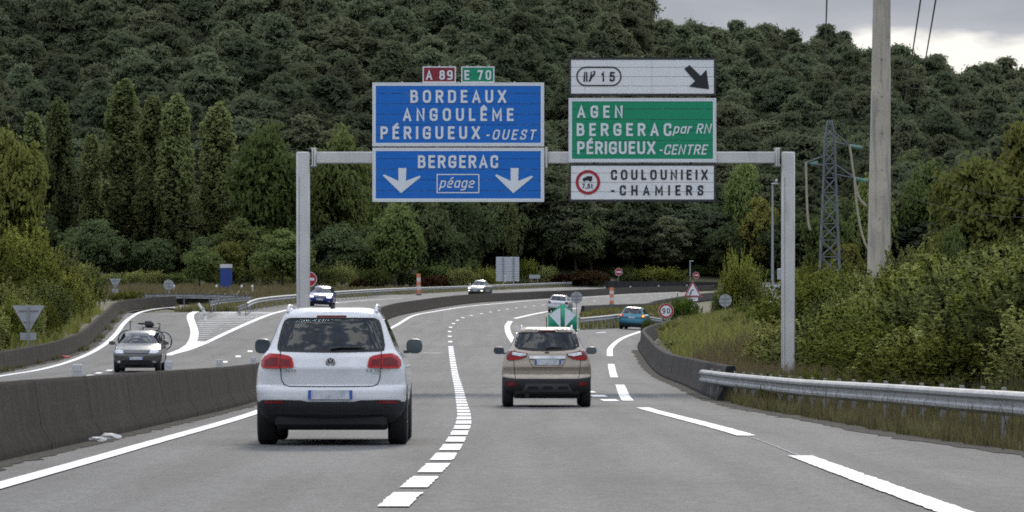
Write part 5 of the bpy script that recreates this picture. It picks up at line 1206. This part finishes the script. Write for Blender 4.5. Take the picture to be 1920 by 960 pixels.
# ------------------------------------------------------------------ plants
def unit(n, r): v = r.normal(size=(n, 3)); return v/np.linalg.norm(v, axis=1)[:, None]
def leaves(pos, out, size, r, aspect=1.7, droop=.0, up=.5):
    """one quad a leaf at pos, facing roughly outwards (out), sized size"""
    n = len(pos); nrm = out+unit(n, r)*.9+np.array([0, 0, up]); nrm /= np.linalg.norm(nrm, axis=1)[:, None]
    t = np.cross(nrm, unit(n, r)); t /= np.linalg.norm(t, axis=1)[:, None]+1e-9; b = np.cross(nrm, t)
    s = (size*(.6+.8*r.random(n)))[:, None]*.5; a = t*s*aspect; c = b*s
    return np.stack([pos-a*1.0, pos-a*.1-c, pos+a*1.0, pos-a*.1+c], 1)
def clumps(centres, radii, per, size, r, flat=1., shell=.55, up=.5, aspect=1.7):
    Q = []
    for c, R_ in zip(centres, radii):
        n = max(6, int(per*R_*R_)); d = unit(n, r); k = (shell+(1-shell)*r.random(n)**.5)[:, None]
        k = k*(1+.35*np.abs(r.normal(0, 1, (n, 1)))*(r.random((n, 1)) < .35)); p = d*k*R_; p[:, 2] *= flat; Q.append(leaves(c+p, d, np.full(n, size), r, aspect, up=up))
    return np.concatenate(Q)
def crown_broad(seed, H=12., Rr=5., base=.18, size=.34, nc=80, per=130, lean=0.):
    r = np.random.default_rng(seed); c = []; rad = []
    lobes = [(r.normal(0, .22, 2)*Rr, .65+.35*r.random(), .55+.4*r.random()) for _ in range(4)]
    for _ in range(nc):
        d = unit(1, r)[0]; k = .35+.6*r.random()**.6; z = H*(base+(1-base)*(.5+.5*d[2]*k)); f = (z/H-base)/(1-base); w = Rr*(.55+.75*math.sin(math.pi*min(1, f*.85+.12)))*.8
        lb = lobes[r.integers(4)]; p = np.array([d[0]*k*w+lb[0][0]*.6, d[1]*k*w+lb[0][1]*.6, z*(.86+.14*lb[1])]); c.append(p); rad.append(Rr*(.17+.15*r.random()))
    return clumps(c, rad, per*25/Rr**2*.55, size, r, .8)
def crown_poplar(seed, H=28., Rr=3.2, size=.34):
    r = np.random.default_rng(seed); c = []; rad = []
    for _ in range(130):
        f = r.random()**.9; w = Rr*(np.interp(f, [0, .1, .35, .7, .9, 1], [.6, .9, 1, .86, .6, .25])); t = 2*math.pi*r.random(); k = .25+.6*r.random()
        c.append(np.array([math.cos(t)*w*k, math.sin(t)*w*k, H*(.06+.93*f)])); rad.append(.6+.6*r.random()*min(1, w/2))
    Q = []
    for cc, R_ in zip(c, rad):
        n = int(130*R_*R_)+20; d = unit(n, r); p = d*(.5+.5*r.random(n)[:, None])*R_; p[:, 2] *= 2.2; Q.append(leaves(cc+p, d, np.full(n, size), r, 1.6, up=.3))
    return np.concatenate(Q)
def crown_pine(seed, H=14., Rr=3.7, size=.25):
    """feathery needle sprays held on rising branches in uneven tiers"""
    r = np.random.default_rng(seed); Q = []; nt = 12; top = .7+.6*r.random(); skew = r.normal(0, .35, 2)
    for i in range(nt):
        f = i/(nt-1); z = H*(.26+.70*f); w = Rr*np.interp(f, [0, .2, .5, .8, 1], [.6, .95, 1, .70, .22*top])*(.75+.5*r.random())
        nb = max(3, int(7*(w/Rr)+1)); t0 = r.random()*6.28
        for k in range(nb):
            t = t0+2*math.pi*(k+.7*r.random())/nb; rr_ = w*(.55+.6*r.random())
            for q in np.linspace(.25, 1, 3):
                cc = np.array([math.cos(t)*rr_*q+skew[0]*f, math.sin(t)*rr_*q+skew[1]*f, z+.24*q*rr_*.5+r.normal(0, .25)]); R_ = .75+.5*r.random(); n = int(92*R_)+10
                p = r.normal(0, .52, (n, 3))*R_; p[:, 2] *= .5; d = p/(np.linalg.norm(p, axis=1)[:, None]+1e-6)
                Q.append(leaves(cc+p, d, np.full(n, size), r, 3.2, up=.9))
    return np.concatenate(Q)
def crown_bush(seed, H=3., Rr=1.8, size=.062, per=620, nc=95, spiky=.6):
    r = np.random.default_rng(seed); c = []; rad = []
    ph = r.random(6)*6.28
    def wob(t): return 1+.16*math.sin(2*t+ph[0])+.12*math.sin(3*t+ph[1])+.10*math.sin(5*t+ph[2])
    for _ in range(nc):
        t = 2*math.pi*r.random(); k = r.random()**.5; f = r.random()**.8; w = Rr*math.sqrt(max(.05, 1-(f*.92)**2.2))*wob(t)
        c.append(np.array([math.cos(t)*w*k*.92, math.sin(t)*w*k*.92, H*(.03+.82*f*(1.05-.25*k))])); rad.append(.14+.24*r.random()**1.5)
    Q = [clumps(c, rad, per, size, r, 1.1, shell=.1)]
    for _ in range(int(130+spiky*120)):                   # thin leafy shoots, inside the plant and above its outline
        t = 2*math.pi*r.random(); k = r.random()**.5; w = Rr*k*.92*wob(t); h0 = H*math.sqrt(max(.06, 1-k*k*.9))*(.35+.5*r.random()); L = (.35+.65*r.random())*(.6+.6*spiky); n = int(34*L)+10
        s = r.random(n)[:, None]; d = np.array([math.cos(t)*.5*r.random(), math.sin(t)*.5*r.random(), 1.]); p = np.array([math.cos(t)*w, math.sin(t)*w, h0])+s*L*d+r.normal(0, .045, (n, 3))*(1.1-s); Q.append(leaves(p, unit(n, r), np.full(n, size*.95), r, 2.4))
    return np.concatenate(Q)
def trunk_mesh(name, H, r0, seed, limbs=5, m=None, top=.8):
    r = random.Random(seed); b = MB(); n = 6
    P = [(r.uniform(-.02, .02)*H*(k/n), r.uniform(-.02, .02)*H*(k/n), H*top*k/n-.3*(k == 0)) for k in range(n+1)]; b.tube(P, [r0*(1-.8*k/n) for k in range(n+1)], 7)
    for k in range(limbs):
        f = .3+.5*k/max(1, limbs); z = H*top*f; t = r.uniform(0, 6.28); L = H*.2*r.uniform(.6, 1.1); p = Vector((0, 0, z)); b.tube([p, p+Vector((math.cos(t)*L*.5, math.sin(t)*L*.5, L*.35)), p+Vector((math.cos(t)*L, math.sin(t)*L, L*.8))], [r0*.35, r0*.25, r0*.08], 5)
    return b.data(name, m)
BARK = mat('bark', (.055, .045, .036), .95, var=.3, scale=3, bump=.5, bscale=12); PBARK = mat('pine_bark', (.085, .05, .035), .95, var=.3, scale=3)
L_PINE = leafmat('pine_needles', (.100, .118, .070), (.165, .182, .100), .4, .024); L_DARK = leafmat('dark_leaves', (.088, .116, .054), (.165, .195, .086), .32, .014); L_MID = leafmat('mid_leaves', (.120, .160, .052), (.235, .270, .092), .3, .012)
L_POP = leafmat('poplar_leaves', (.135, .160, .064), (.235, .255, .104), .4, .012); L_YEL = leafmat('yellow_green_leaves', (.165, .200, .042), (.325, .335, .080), .35, .012); L_OLIVE = leafmat('olive_leaves', (.205, .235, .078), (.415, .430, .150), .36, .012)
L_AUT = leafmat('turning_leaves', (.155, .172, .046), (.285, .275, .080), .3, .012)
L_BRIGHT = leafmat('bright_leaves', (0.118, 0.180, 0.031), (0.234, 0.296, 0.055), .35, .02); L_RED = leafmat('russet_leaves', (0.085, 0.045, 0.025), (0.140, 0.075, 0.040), .3, .03)
PROTO = {}
def proto(kind, quadf, H, Rr, lm, n, trunk, soft=.5):
    PROTO[kind] = (H, Rr, [(quads(quadf(100*len(PROTO)+k), 'crown', lm, soft=H*soft), trunk_mesh('trunk', H, trunk[0], k, trunk[1], trunk[2], trunk[3])) for k in range(n)])
proto('pine', lambda s: crown_pine(s), 14., 3.7, L_PINE, 7, (.2, 5, PBARK, .9))
proto('dark', lambda s: crown_broad(s), 12., 5., L_DARK, 5, (.28, 6, BARK, .75))
proto('mid', lambda s: crown_broad(s), 12., 5., L_MID, 4, (.28, 6, BARK, .75))
proto('poplar', lambda s: crown_poplar(s), 28., 3.0, L_POP, 4, (.35, 4, BARK, .8))
proto('yellow', lambda s: crown_broad(s, size=.34, per=150), 12., 5., L_AUT, 3, (.25, 6, BARK, .75))
proto('bush_olive', lambda s: crown_bush(s), 3., 1.8, L_OLIVE, 5, (.06, 6, BARK, .5))
proto('bush_yellow', lambda s: crown_bush(s, spiky=1.), 3., 1.8, L_YEL, 3, (.06, 6, BARK, .5))
proto('bush_bright', lambda s: crown_bush(s, spiky=.8), 3., 1.8, L_BRIGHT, 2, (.06, 6, BARK, .5))
proto('bush_dark', lambda s: crown_bush(s, size=.08), 3., 1.8, L_MID, 4, (.06, 6, BARK, .5))
proto('bush_red', lambda s: crown_bush(s, size=.12, per=260), 3., 1.8, L_RED, 2, (.06, 6, BARK, .5))
cnt = {}
def plant(kind, x, y, h, w, label, cat, group, name, z=None, part='crown'):
    H, Rr, V = PROTO[kind]; k = cnt.get(kind, 0); cnt[kind] = k+1; cr, tr = V[k % len(V)]
    g = float(T(x, y)) if z is None else z; o = empty(name, (x, y, g), random.uniform(0, 6.28)); j = random.uniform(.84, 1.19); o.scale = (w/Rr*j, w/Rr/j, h/H)
    c = bpy.data.objects.new(part, cr); C.objects.link(c); c.parent = o; t = bpy.data.objects.new('trunk', tr); C.objects.link(t); t.parent = o
    return tag(o, label, cat, group)
def tree_at(kind, px, ytop, Y, wpx, label, cat, group, name, base=None):
    x, _, zt = at(px, ytop, Y); g = float(T(x, Y)) if base is None else at(px, base, Y)[2]; return plant(kind, x, Y, max(.6, zt-g), wpx*.5*Y/F, label, cat, group, name, g)

# --- the pine wood on the hill: the nearest trees one by one, the rest of the wood as one mass
def pine_wood():
    pts = []; y = 704.
    while y < 1010:
        step = 8.2; x = -150+random.uniform(0, step)
        while x < 150:
            pts.append((x+random.uniform(-2.4, 2.4), y+random.uniform(-2.6, 2.6))); x += step
        y += 7.8
    near = []; far = []
    for x, y in pts:
        px = 960+x*F/y
        if not (-90 < px < 2010): continue
        z = float(T(x, y)); py = HZ-(z+12-CZ)*F/y
        if py < -160: continue
        (near if (-10 < px < 1930 and py > -60) else far).append((x, y))
    random.shuffle(near); near.sort(key=lambda p: p[1]+random.uniform(0, 140)); ind, rest = near[:290], near[290:]+far
    mixed = ind[::8]; ind = [p for i, p in enumerate(ind) if i % 8]
    for x, y in mixed: plant('mid' if random.random() < .6 else 'dark', x, y, random.uniform(9, 13), random.uniform(3.6, 5), 'rounder broadleaf tree among the pines on the hillside', 'tree', 'broadleaf trees among the pines', 'broadleaf_tree')
    for x, y in ind:
        plant('pine', x, y, random.uniform(8.5, 18), random.uniform(2.8, 6.0), 'dark green pine in the dense wood covering the hillside', 'pine tree', 'pines on the hillside', 'pine_tree')
    me = bpy.data.meshes.new('pine_wood'); me.from_pydata([(x, y, float(T(x, y))) for x, y in rest], [], []); o = bpy.data.objects.new('pine_wood', me); C.objects.link(o)
    tag(o, 'mass of dark pines higher up and further back on the wooded hill', 'wood', kind='stuff')
    src = [ob for ob in bpy.data.objects if ob.name.startswith('crown') and ob.data in [v[0] for v in PROTO['pine'][2]]][:7]
    ng = bpy.data.node_groups.new('wood', 'GeometryNodeTree'); ng.interface.new_socket('Geometry', in_out='INPUT', socket_type='NodeSocketGeometry'); ng.interface.new_socket('Geometry', in_out='OUTPUT', socket_type='NodeSocketGeometry')
    N = ng.nodes.new; L = ng.links.new; gi, go = N('NodeGroupInput'), N('NodeGroupOutput'); ip = N('GeometryNodeInstanceOnPoints'); gt = N('GeometryNodeGeometryToInstance')
    for sob in src: oi = N('GeometryNodeObjectInfo'); oi.inputs['Object'].default_value = sob; oi.transform_space = 'ORIGINAL'; L(oi.outputs['Geometry'], gt.inputs[0])
    ip.inputs['Pick Instance'].default_value = True; L(gt.outputs[0], ip.inputs['Instance']); L(gi.outputs[0], ip.inputs['Points'])
    rv = N('FunctionNodeRandomValue'); rv.data_type = 'FLOAT_VECTOR'; rv.inputs[0].default_value = (0, 0, 0); rv.inputs[1].default_value = (.06, .06, 6.28); L(rv.outputs[0], ip.inputs['Rotation'])
    rs = N('FunctionNodeRandomValue'); rs.data_type = 'FLOAT'; rs.inputs[2].default_value = .65; rs.inputs[3].default_value = 1.35; L(rs.outputs[1], ip.inputs['Scale'])
    L(ip.outputs[0], go.inputs[0]); md = o.modifiers.new('wood', 'NODES'); md.node_group = ng
pine_wood()
# broad trees standing against the sky and tall ones at the shoulder of the hill
for i, (px, yt, w) in enumerate(((1165, -25, 75), (1135, -30, 70), (1195, 42, 40), (1240, 44, 75), (1285, 38, 70), (1335, 44, 80), (1390, 42, 75), (1425, 58, 60), (1475, 75, 70), (1530, 78, 50), (1590, 86, 60), (1625, 92, 50), (1690, 86, 75), (1725, 110, 60), (1770, 143, 70), (1840, 150, 60), (1908, 131, 60), (1965, 140, 70))):
    tree_at('dark' if i % 3 else 'pine', px, yt, 975+10*(i % 3), w*1.05, 'dark tree standing against the sky on the ridge', 'tree', 'trees along the skyline', 'ridge_tree')
# --- poplars and broadleaf trees at the foot of the hill
for px, yt, w, Y, lab in ((110, 190, 52, 640, 'leftmost tall poplar at the foot of the hill'), (232, 162, 66, 650, 'tallest poplar, left of the poplar pair'), (286, 192, 54, 645, 'left poplar of the close pair'), (329, 186, 58, 642, 'right poplar of the close pair'), (407, 200, 54, 650, 'slim poplar standing alone right of the pair'), (62, 222, 52, 660, 'short poplar near the left edge of the picture'), (172, 262, 44, 662, 'small poplar between the leftmost and the tallest')):
    tree_at('poplar', px, yt, Y, w*1.35, lab, 'poplar tree', 'poplars at the foot of the hill', 'poplar_tree')
for i, (px, yt, w, Y, k, lab) in enumerate(((500, 232, 140, 640, 'mid', 'broad rounded green tree right of the slim poplar'), (645, 232, 125, 650, 'mid', 'broad green tree behind the left end of the gantry beam'), (20, 232, 110, 600, 'yellow', 'yellowing broad tree at the left edge'), (742, 382, 95, 610, 'mid', 'light green tree below the lower blue sign'), (960, 385, 26, 690, 'poplar', 'narrow light green tree below the right arrow of the blue sign'),
        (1428, 368, 78, 700, 'yellow', 'bright green tree right of the white bottom sign'), (1395, 300, 80, 705, 'mid', 'green tree behind the right end of the gantry beam'), (1585, 452, 92, 340, 'yellow', 'bright green tree around the foot of the pylon'), (1850, 285, 200, 420, 'yellow', 'large yellowing tree at the right edge of the picture'), (1925, 225, 150, 430, 'yellow', 'tall yellowing tree cut by the right edge of the picture'), (1790, 420, 60, 410, 'mid', 'small green tree left of the large yellowing tree'),
        (374, 462, 72, 470, 'mid', 'small round dark tree left of the blue panel'), (425, 452, 70, 500, 'yellow', 'small yellowing tree behind the blue panel'), (530, 430, 110, 560, 'mid', 'olive rounded tree left of the gantry post'), (1560, 380, 90, 600, 'mid', 'green tree behind the lattice pylon'), (560, 300, 70, 670, 'dark', 'dark tree between the rounded green trees'))):
    tree_at(k, px, yt, Y, w, lab, 'tree', None, 'broadleaf_tree')
def foot_trees():                                   # dark trees filling the foot of the hill
    lab = 'dark green broadleaf tree in the belt along the foot of the hill'
    for i in range(62):
        px = -40+i*2000/61+random.uniform(-12, 12); Y = random.uniform(612, 690) if px < 900 else random.uniform(696, 716); yt = random.uniform(395, 450) if px < 600 else (random.uniform(330, 425) if px < 1600 else random.uniform(300, 400))
        tree_at('dark' if random.random() < .8 else 'mid', px, yt, Y, random.uniform(70, 115), lab, 'tree', 'trees along the foot of the hill', 'broadleaf_tree')
    for i in range(40):
        px = 10+i*48+random.uniform(-15, 15); YY = random.uniform(560, 640) if px < 850 else (random.uniform(640, 665) if px < 960 else random.uniform(695, 712)); tree_at('bush_dark' if random.random() < .65 else 'bush_olive', px, random.uniform(482, 512), YY, random.uniform(50, 90), 'dark shrub under the trees beyond the road', 'shrub', 'shrubs under the trees beyond the road', 'shrub')
foot_trees()
for px, yt, w, k, lab in ((870, 500, 75, 'bush_olive', 'olive bush behind the pickup'), (910, 503, 60, 'bush_yellow', 'yellow green bush left of the large sign back'), (990, 486, 48, 'bush_yellow', 'yellow bush right of the large sign back'), (1025, 497, 50, 'bush_olive', 'olive bush above the small sign board'), (820, 515, 60, 'bush_red', 'brownish bush beside the orange marker panel'), (1105, 508, 85, 'bush_red', 'russet bush left of the far no entry sign'), (1060, 512, 55, 'bush_red', 'low russet bush above the silver estate car'), (1190, 508, 60, 'bush_dark', 'dark bush right of the far no entry sign'), (1235, 500, 85, 'bush_yellow', 'olive bush behind the far wall'), (705, 500, 70, 'bush_dark', 'dark bush behind the long guard rail'), (690, 522, 70, 'bush_red', 'low russet scrub behind the blue car')):
    tree_at(k, px, yt, 575 if px < 880 else (625 if px < 960 else 690), w, lab, 'bush', None, 'bush')
# --- left bank
lb = 'olive shrub in the thicket on the left bank'
for i, (px, yt, w, Y, k) in enumerate(((-40, 440, 200, 215, 'bush_yellow'), (40, 425, 150, 225, 'bush_yellow'), (105, 452, 120, 235, 'bush_olive'), (0, 520, 160, 190, 'bush_olive'), (75, 530, 130, 198, 'bush_dark'), (125, 505, 100, 225, 'bush_yellow'), (30, 590, 120, 170, 'bush_olive'), (95, 585, 100, 185, 'bush_olive'), (140, 545, 90, 210, 'bush_dark'), (165, 530, 80, 245, 'bush_olive'), (150, 585, 70, 195, 'bush_yellow'), (-30, 610, 110, 155, 'bush_dark'), (185, 545, 55, 235, 'bush_olive'), (205, 552, 60, 255, 'bush_olive'), (235, 545, 60, 285, 'bush_yellow'), (60, 625, 80, 160, 'bush_olive'), (112, 622, 70, 172, 'bush_yellow'), (262, 548, 50, 320, 'bush_olive'), (170, 505, 60, 270, 'bush_dark'), (10, 560, 110, 180, 'bush_yellow'))):
    o = tree_at(k, px, yt, Y, w, lb, 'shrub', 'shrubs on the left bank', 'shrub'); lim = float(Xl(Y))-1.3-w*.4*Y/F
    if o.location.x > lim: o.location.x = lim; o.location.z = float(T(lim, Y))
# --- right bank: thicket behind the guard rail
def right_bank():
    lab = 'olive green shrub in the dense thicket behind the right guard rail'; lab2 = 'yellowing shrub in the thicket on the right bank'
    for i in range(170):
        Y = random.uniform(56, 140); d = random.uniform(1.5, 11); x = float(Xr(Y))+d+(.9 if Y > 100 else 1.6); px = 960+x*F/Y
        if px < 1520-(0 if Y < 100 else 25): continue
        if px > 2080: continue
        wd = random.uniform(1.3, 2.1)
        if Y < 124 and px-wd*1.25*F/Y < 1492: continue
        h = random.uniform(1.5, 2.4)*(1.15 if d > 5 else 1)
        if d < 3.2: h *= .62
        k = 'bush_olive' if random.random() < .62 else ('bush_dark' if random.random() < .6 else 'bush_yellow')
        if 1500 < px < 1640 and random.random() < .5: k = 'bush_yellow'
        plant(k, x, Y, h, wd, lab2 if k == 'bush_yellow' else lab, 'shrub', 'yellowing shrubs on the right bank' if k == 'bush_yellow' else 'shrubs on the right bank', 'shrub')
    for px, yt, w, Y, k in ((1680, 500, 190, 150, 'bush_olive'), (1770, 478, 200, 150, 'bush_olive'), (1850, 470, 200, 140, 'bush_olive'), (1920, 455, 200, 130, 'bush_olive'), (1600, 530, 160, 160, 'bush_olive'), (1540, 545, 120, 170, 'bush_yellow'), (1725, 510, 170, 130, 'bush_olive'), (1820, 500, 170, 120, 'bush_dark'), (1505, 520, 70, 190, 'bush_yellow'), (1525, 495, 60, 200, 'bush_yellow')):
        tree_at(k, px, yt, Y, w, lab2 if k == 'bush_yellow' else lab, 'shrub', 'yellowing shrubs on the right bank' if k == 'bush_yellow' else 'shrubs on the right bank', 'shrub')
    for px, yt, w, Y, k, l in ((1282, 556, 76, 246, 'bush_bright', 'bright green bush in front of the bend warning sign'), (1378, 482, 62, 300, 'bush_yellow', 'tall yellow green bush right of the bend warning sign'), (1395, 478, 80, 305, 'bush_yellow', 'tall olive yellow bush left of the white cabin'), (1350, 535, 36, 296, 'bush_dark', 'dark bush behind the round sign back on the slope'), (1405, 505, 60, 300, 'bush_olive', 'olive bush left of the lamp post'), (1435, 600, 90, 185, 'bush_olive', 'low olive bush on the slope left of the right gantry post'), (1395, 562, 50, 280, 'bush_dark', 'low dark bush below the white cabin'), (1212, 597, 26, 250, 'bush_bright', 'small bright weed on the exit barrier beside the turquoise car'), (1668, 480, 42, 147, 'bush_dark', 'climbing plant at the foot of the concrete pole')):
        tree_at(k, px, yt, Y, w, l, 'bush', None, 'bush')
right_bank()
def slope_weeds():
    for i in range(44):
        Y = random.uniform(125, 255); d = random.uniform(1.3, 9); x = float(Xr(Y))+d; px = 960+x*F/Y
        if px > 1475: continue
        k = random.choice(['bush_olive', 'bush_bright', 'bush_yellow', 'bush_olive', 'bush_dark']); plant(k, x, Y, random.uniform(.25, .65), random.uniform(.4, 1.0), 'low weed clump in the rough grass of the slope behind the exit barrier', 'weed', 'weed clumps on the slope', 'weed_clump', part='foliage')
    for i in range(26):
        Y = random.uniform(52, 100); d = random.uniform(.5, 2.6); x = float(Xr(Y))+d; px = 960+x*F/Y
        if px > 1960: continue
        plant(random.choice(['bush_olive', 'bush_yellow', 'bush_bright', 'bush_dark']), x, Y, random.uniform(.3, .75), random.uniform(.22, .5), 'tall weed growing around the posts of the right guard rail', 'weed', 'weeds along the right guard rail', 'weed_clump', part='foliage')
slope_weeds()
# --- grass and weeds
def blades(n, fx, h, m, name, label, lean=.35, w=.03, seed=1):
    r = np.random.default_rng(seed); P = fx(n, r); n = len(P); z = np.array([T(P[:, 0], P[:, 1])]).ravel() if P.shape[1] == 2 else P[:, 2]
    b = np.stack([P[:, 0], P[:, 1], z-.03], 1); hh = h*(.4+.9*r.random(n)**1.5)[:, None]; t = r.random(n)*6.28; d = np.stack([np.cos(t), np.sin(t), np.zeros(n)], 1)
    ln = np.stack([np.cos(t*3.3), np.sin(t*3.3), np.zeros(n)], 1)*lean*hh*r.random(n)[:, None]; ww = (w*(.6+.8*r.random(n)))[:, None]
    mid = b+ln*.35+np.array([0, 0, 1])*hh*.6; tip = b+ln+np.array([0, 0, 1])*hh
    Q = np.stack([b-d*ww*.5, b+d*ww*.5, mid+d*ww*.45, mid-d*ww*.45], 1); Q2 = np.stack([mid-d*ww*.45, mid+d*ww*.45, tip+d*ww*.06, tip-d*ww*.06], 1)
    o = link(name, quads(np.concatenate([Q, Q2]), name, m)); return tag(o, label, 'grass', kind='stuff')
L_GRASS = leafmat('slope_grass', (.150, .180, .045), (.320, .320, .095), .35, .0); L_DRY = leafmat('dry_grass', (.110, .092, .052), (.200, .170, .100), .35, .0); L_WEED = leafmat('verge_weeds', (.110, .118, .050), (.240, .215, .110), .3, .0)
def f_slope(n, r):
    Y = 96+190*r.random(n)**1.2; d = 1.0+9*r.random(n); return np.stack([Xr(Y)+d, Y], 1)
def f_dry(n, r):
    Y = 106+40*r.random(n); d = .9+3.2*r.random(n); return np.stack([Xr(Y)+d, Y], 1)
def f_weed(n, r):
    Y = 40+68*r.random(n); d = .12+7.5*r.random(n)**1.5; X = Xr(Y)+d; k = np.sin(Y*1.3+X*.8)+np.sin(Y*.53-X*1.7)+np.sin(Y*3.1)*.6 > -.5-.6*(d > 2); return np.stack([X, Y], 1)[k]
def f_bank(n, r):
    Y = 130+135*r.random(n); d = 1.3+7*r.random(n)**1.2; return np.stack([Xl(Y)-d, Y], 1)
def f_weed2(n, r):
    Y = 40+68*r.random(n); d = .1+5.5*r.random(n)**1.5; X = Xr(Y)+d; k = np.sin(Y*1.7+X)+np.sin(Y*.61-X*2) > -.2; return np.stack([X, Y], 1)[k]
blades(9000, f_weed2, .55, L_DRY, 'verge_dry_stalks', 'dry brown stalks among the weeds under the right guard rail', w=.014, seed=15)
blades(42000, f_slope, .46, L_GRASS, 'slope_grass', 'rough yellow green grass on the slope behind the exit barrier', lean=1.3, w=.045, seed=3)
blades(16000, f_slope, .5, L_DRY, 'slope_dry_grass', 'straw coloured stalks scattered over the slope behind the exit barrier', lean=.9, w=.03, seed=21)
blades(7000, f_dry, .62, L_DRY, 'dry_grass', 'dry straw coloured grass near the right gantry post', w=.03, seed=4)
blades(64000, f_weed, .30, L_WEED, 'verge_weeds', 'mixed weeds and dry grass under the right guard rail', w=.022, seed=5)
blades(12000, f_bank, .7, L_GRASS, 'bank_grass', 'rough grass on the left bank behind the barrier', w=.06, seed=6)
def f_far(n, r):
    Y = 268+330*r.random(n); X = -70+120*r.random(n); vl = VERGE_L[np.argsort(VERGE_L[:, 1])]; k = X < np.interp(Y, vl[:, 1], vl[:, 0])-.3
    sl = (X > -30) & (Y < 305) & (X < -15.5); return np.stack([X, Y], 1)[k & ~sl]
blades(42000, f_far, .45, L_DRY, 'far_dry_grass', 'brownish dry grass beyond the oncoming carriageway', w=.12, seed=7)
blades(40000, f_far, .42, L_WEED, 'far_green_grass', 'olive grass beyond the oncoming carriageway', w=.12, seed=8)
def island():                                         # grassed mound between main road and exit
    fr = spline(np.array(ex)[:, :2]+np.array([0, .4]), 3); V = []; Fc = []; n = 12; bk = sub(BARRIER_R, 0, arc(BARRIER_R)[-1]*.8, 5); m_ = 24
    f2 = sub(fr, 0, arc(fr)[-1], 1); f2 = np.stack([np.interp(np.linspace(0, 1, m_), np.linspace(0, 1, len(f2)), f2[:, k]) for k in (0, 1)], 1); b2 = np.stack([np.interp(np.linspace(0, 1, m_), np.linspace(0, 1, len(bk)), bk[:, k]) for k in (0, 1)], 1)
    for i in range(m_):
        for k in range(n+1):
            p = f2[i]+(b2[i]-f2[i])*k/n; V.append((p[0], p[1], float(S(*p))+.03+.35*math.sin(math.pi*min(1, k/n*.9))*min(1, i/3)+rng.normal(0, .01)))
    for i in range(m_-1):
        for k in range(n): a = i*(n+1)+k; Fc.append((a, a+1, a+n+2, a+n+1))
    o = mesh('verge', V, Fc, MATS['earth'], smooth=True); tag(o, kind='structure'); VV = np.array(V)
    def f(nn, r):
        i = r.integers(0, len(Fc), nn); q = VV[np.array(Fc)[i]]; u = r.random((nn, 2)); return q[:, 0]*((1-u[:, :1])*(1-u[:, 1:]))+q[:, 1]*(u[:, :1]*(1-u[:, 1:]))+q[:, 2]*(u[:, :1]*u[:, 1:])+q[:, 3]*((1-u[:, :1])*u[:, 1:])
    blades(9000, f, .40, L_DRY, 'island_dry_grass', 'dry grass on the island between road and exit', w=.07, seed=9); blades(9000, f, .38, L_GRASS, 'island_green_grass', 'green grass on the island between road and exit', w=.07, seed=10)
island()
def f_strip(n, r):                                     # weeds in the joints at the foot of the walls
    i = r.integers(0, len(WALL_LEFT)-1, n); p = WALL_LEFT[i]+normals(WALL_LEFT)[i]*(.05+.35*r.random(n)**2)[:, None]; k = np.sin(p[:, 1]*.9)+np.sin(p[:, 1]*.37) > .6; return np.concatenate([p, S(p[:, 0], p[:, 1])[:, None]], 1)[k]
blades(2500, f_strip, .28, L_WEED, 'wall_weeds', 'weeds growing along the foot of the left barrier', w=.03, seed=11)
def f_strip2(n, r):
    i = r.integers(0, len(VERGE_L)-1, n); u = r.random(n)[:, None]; p = VERGE_L[i]*(1-u)+VERGE_L[i+1]*u+np.stack([-r.random(n)*2.5, r.random(n)*.5], 1); return np.concatenate([p, S(p[:, 0], p[:, 1])[:, None]], 1)
blades(9000, f_strip2, .45, L_WEED, 'rail_grass', 'grass tufts under the long guard rail on the left', w=.06, seed=12)
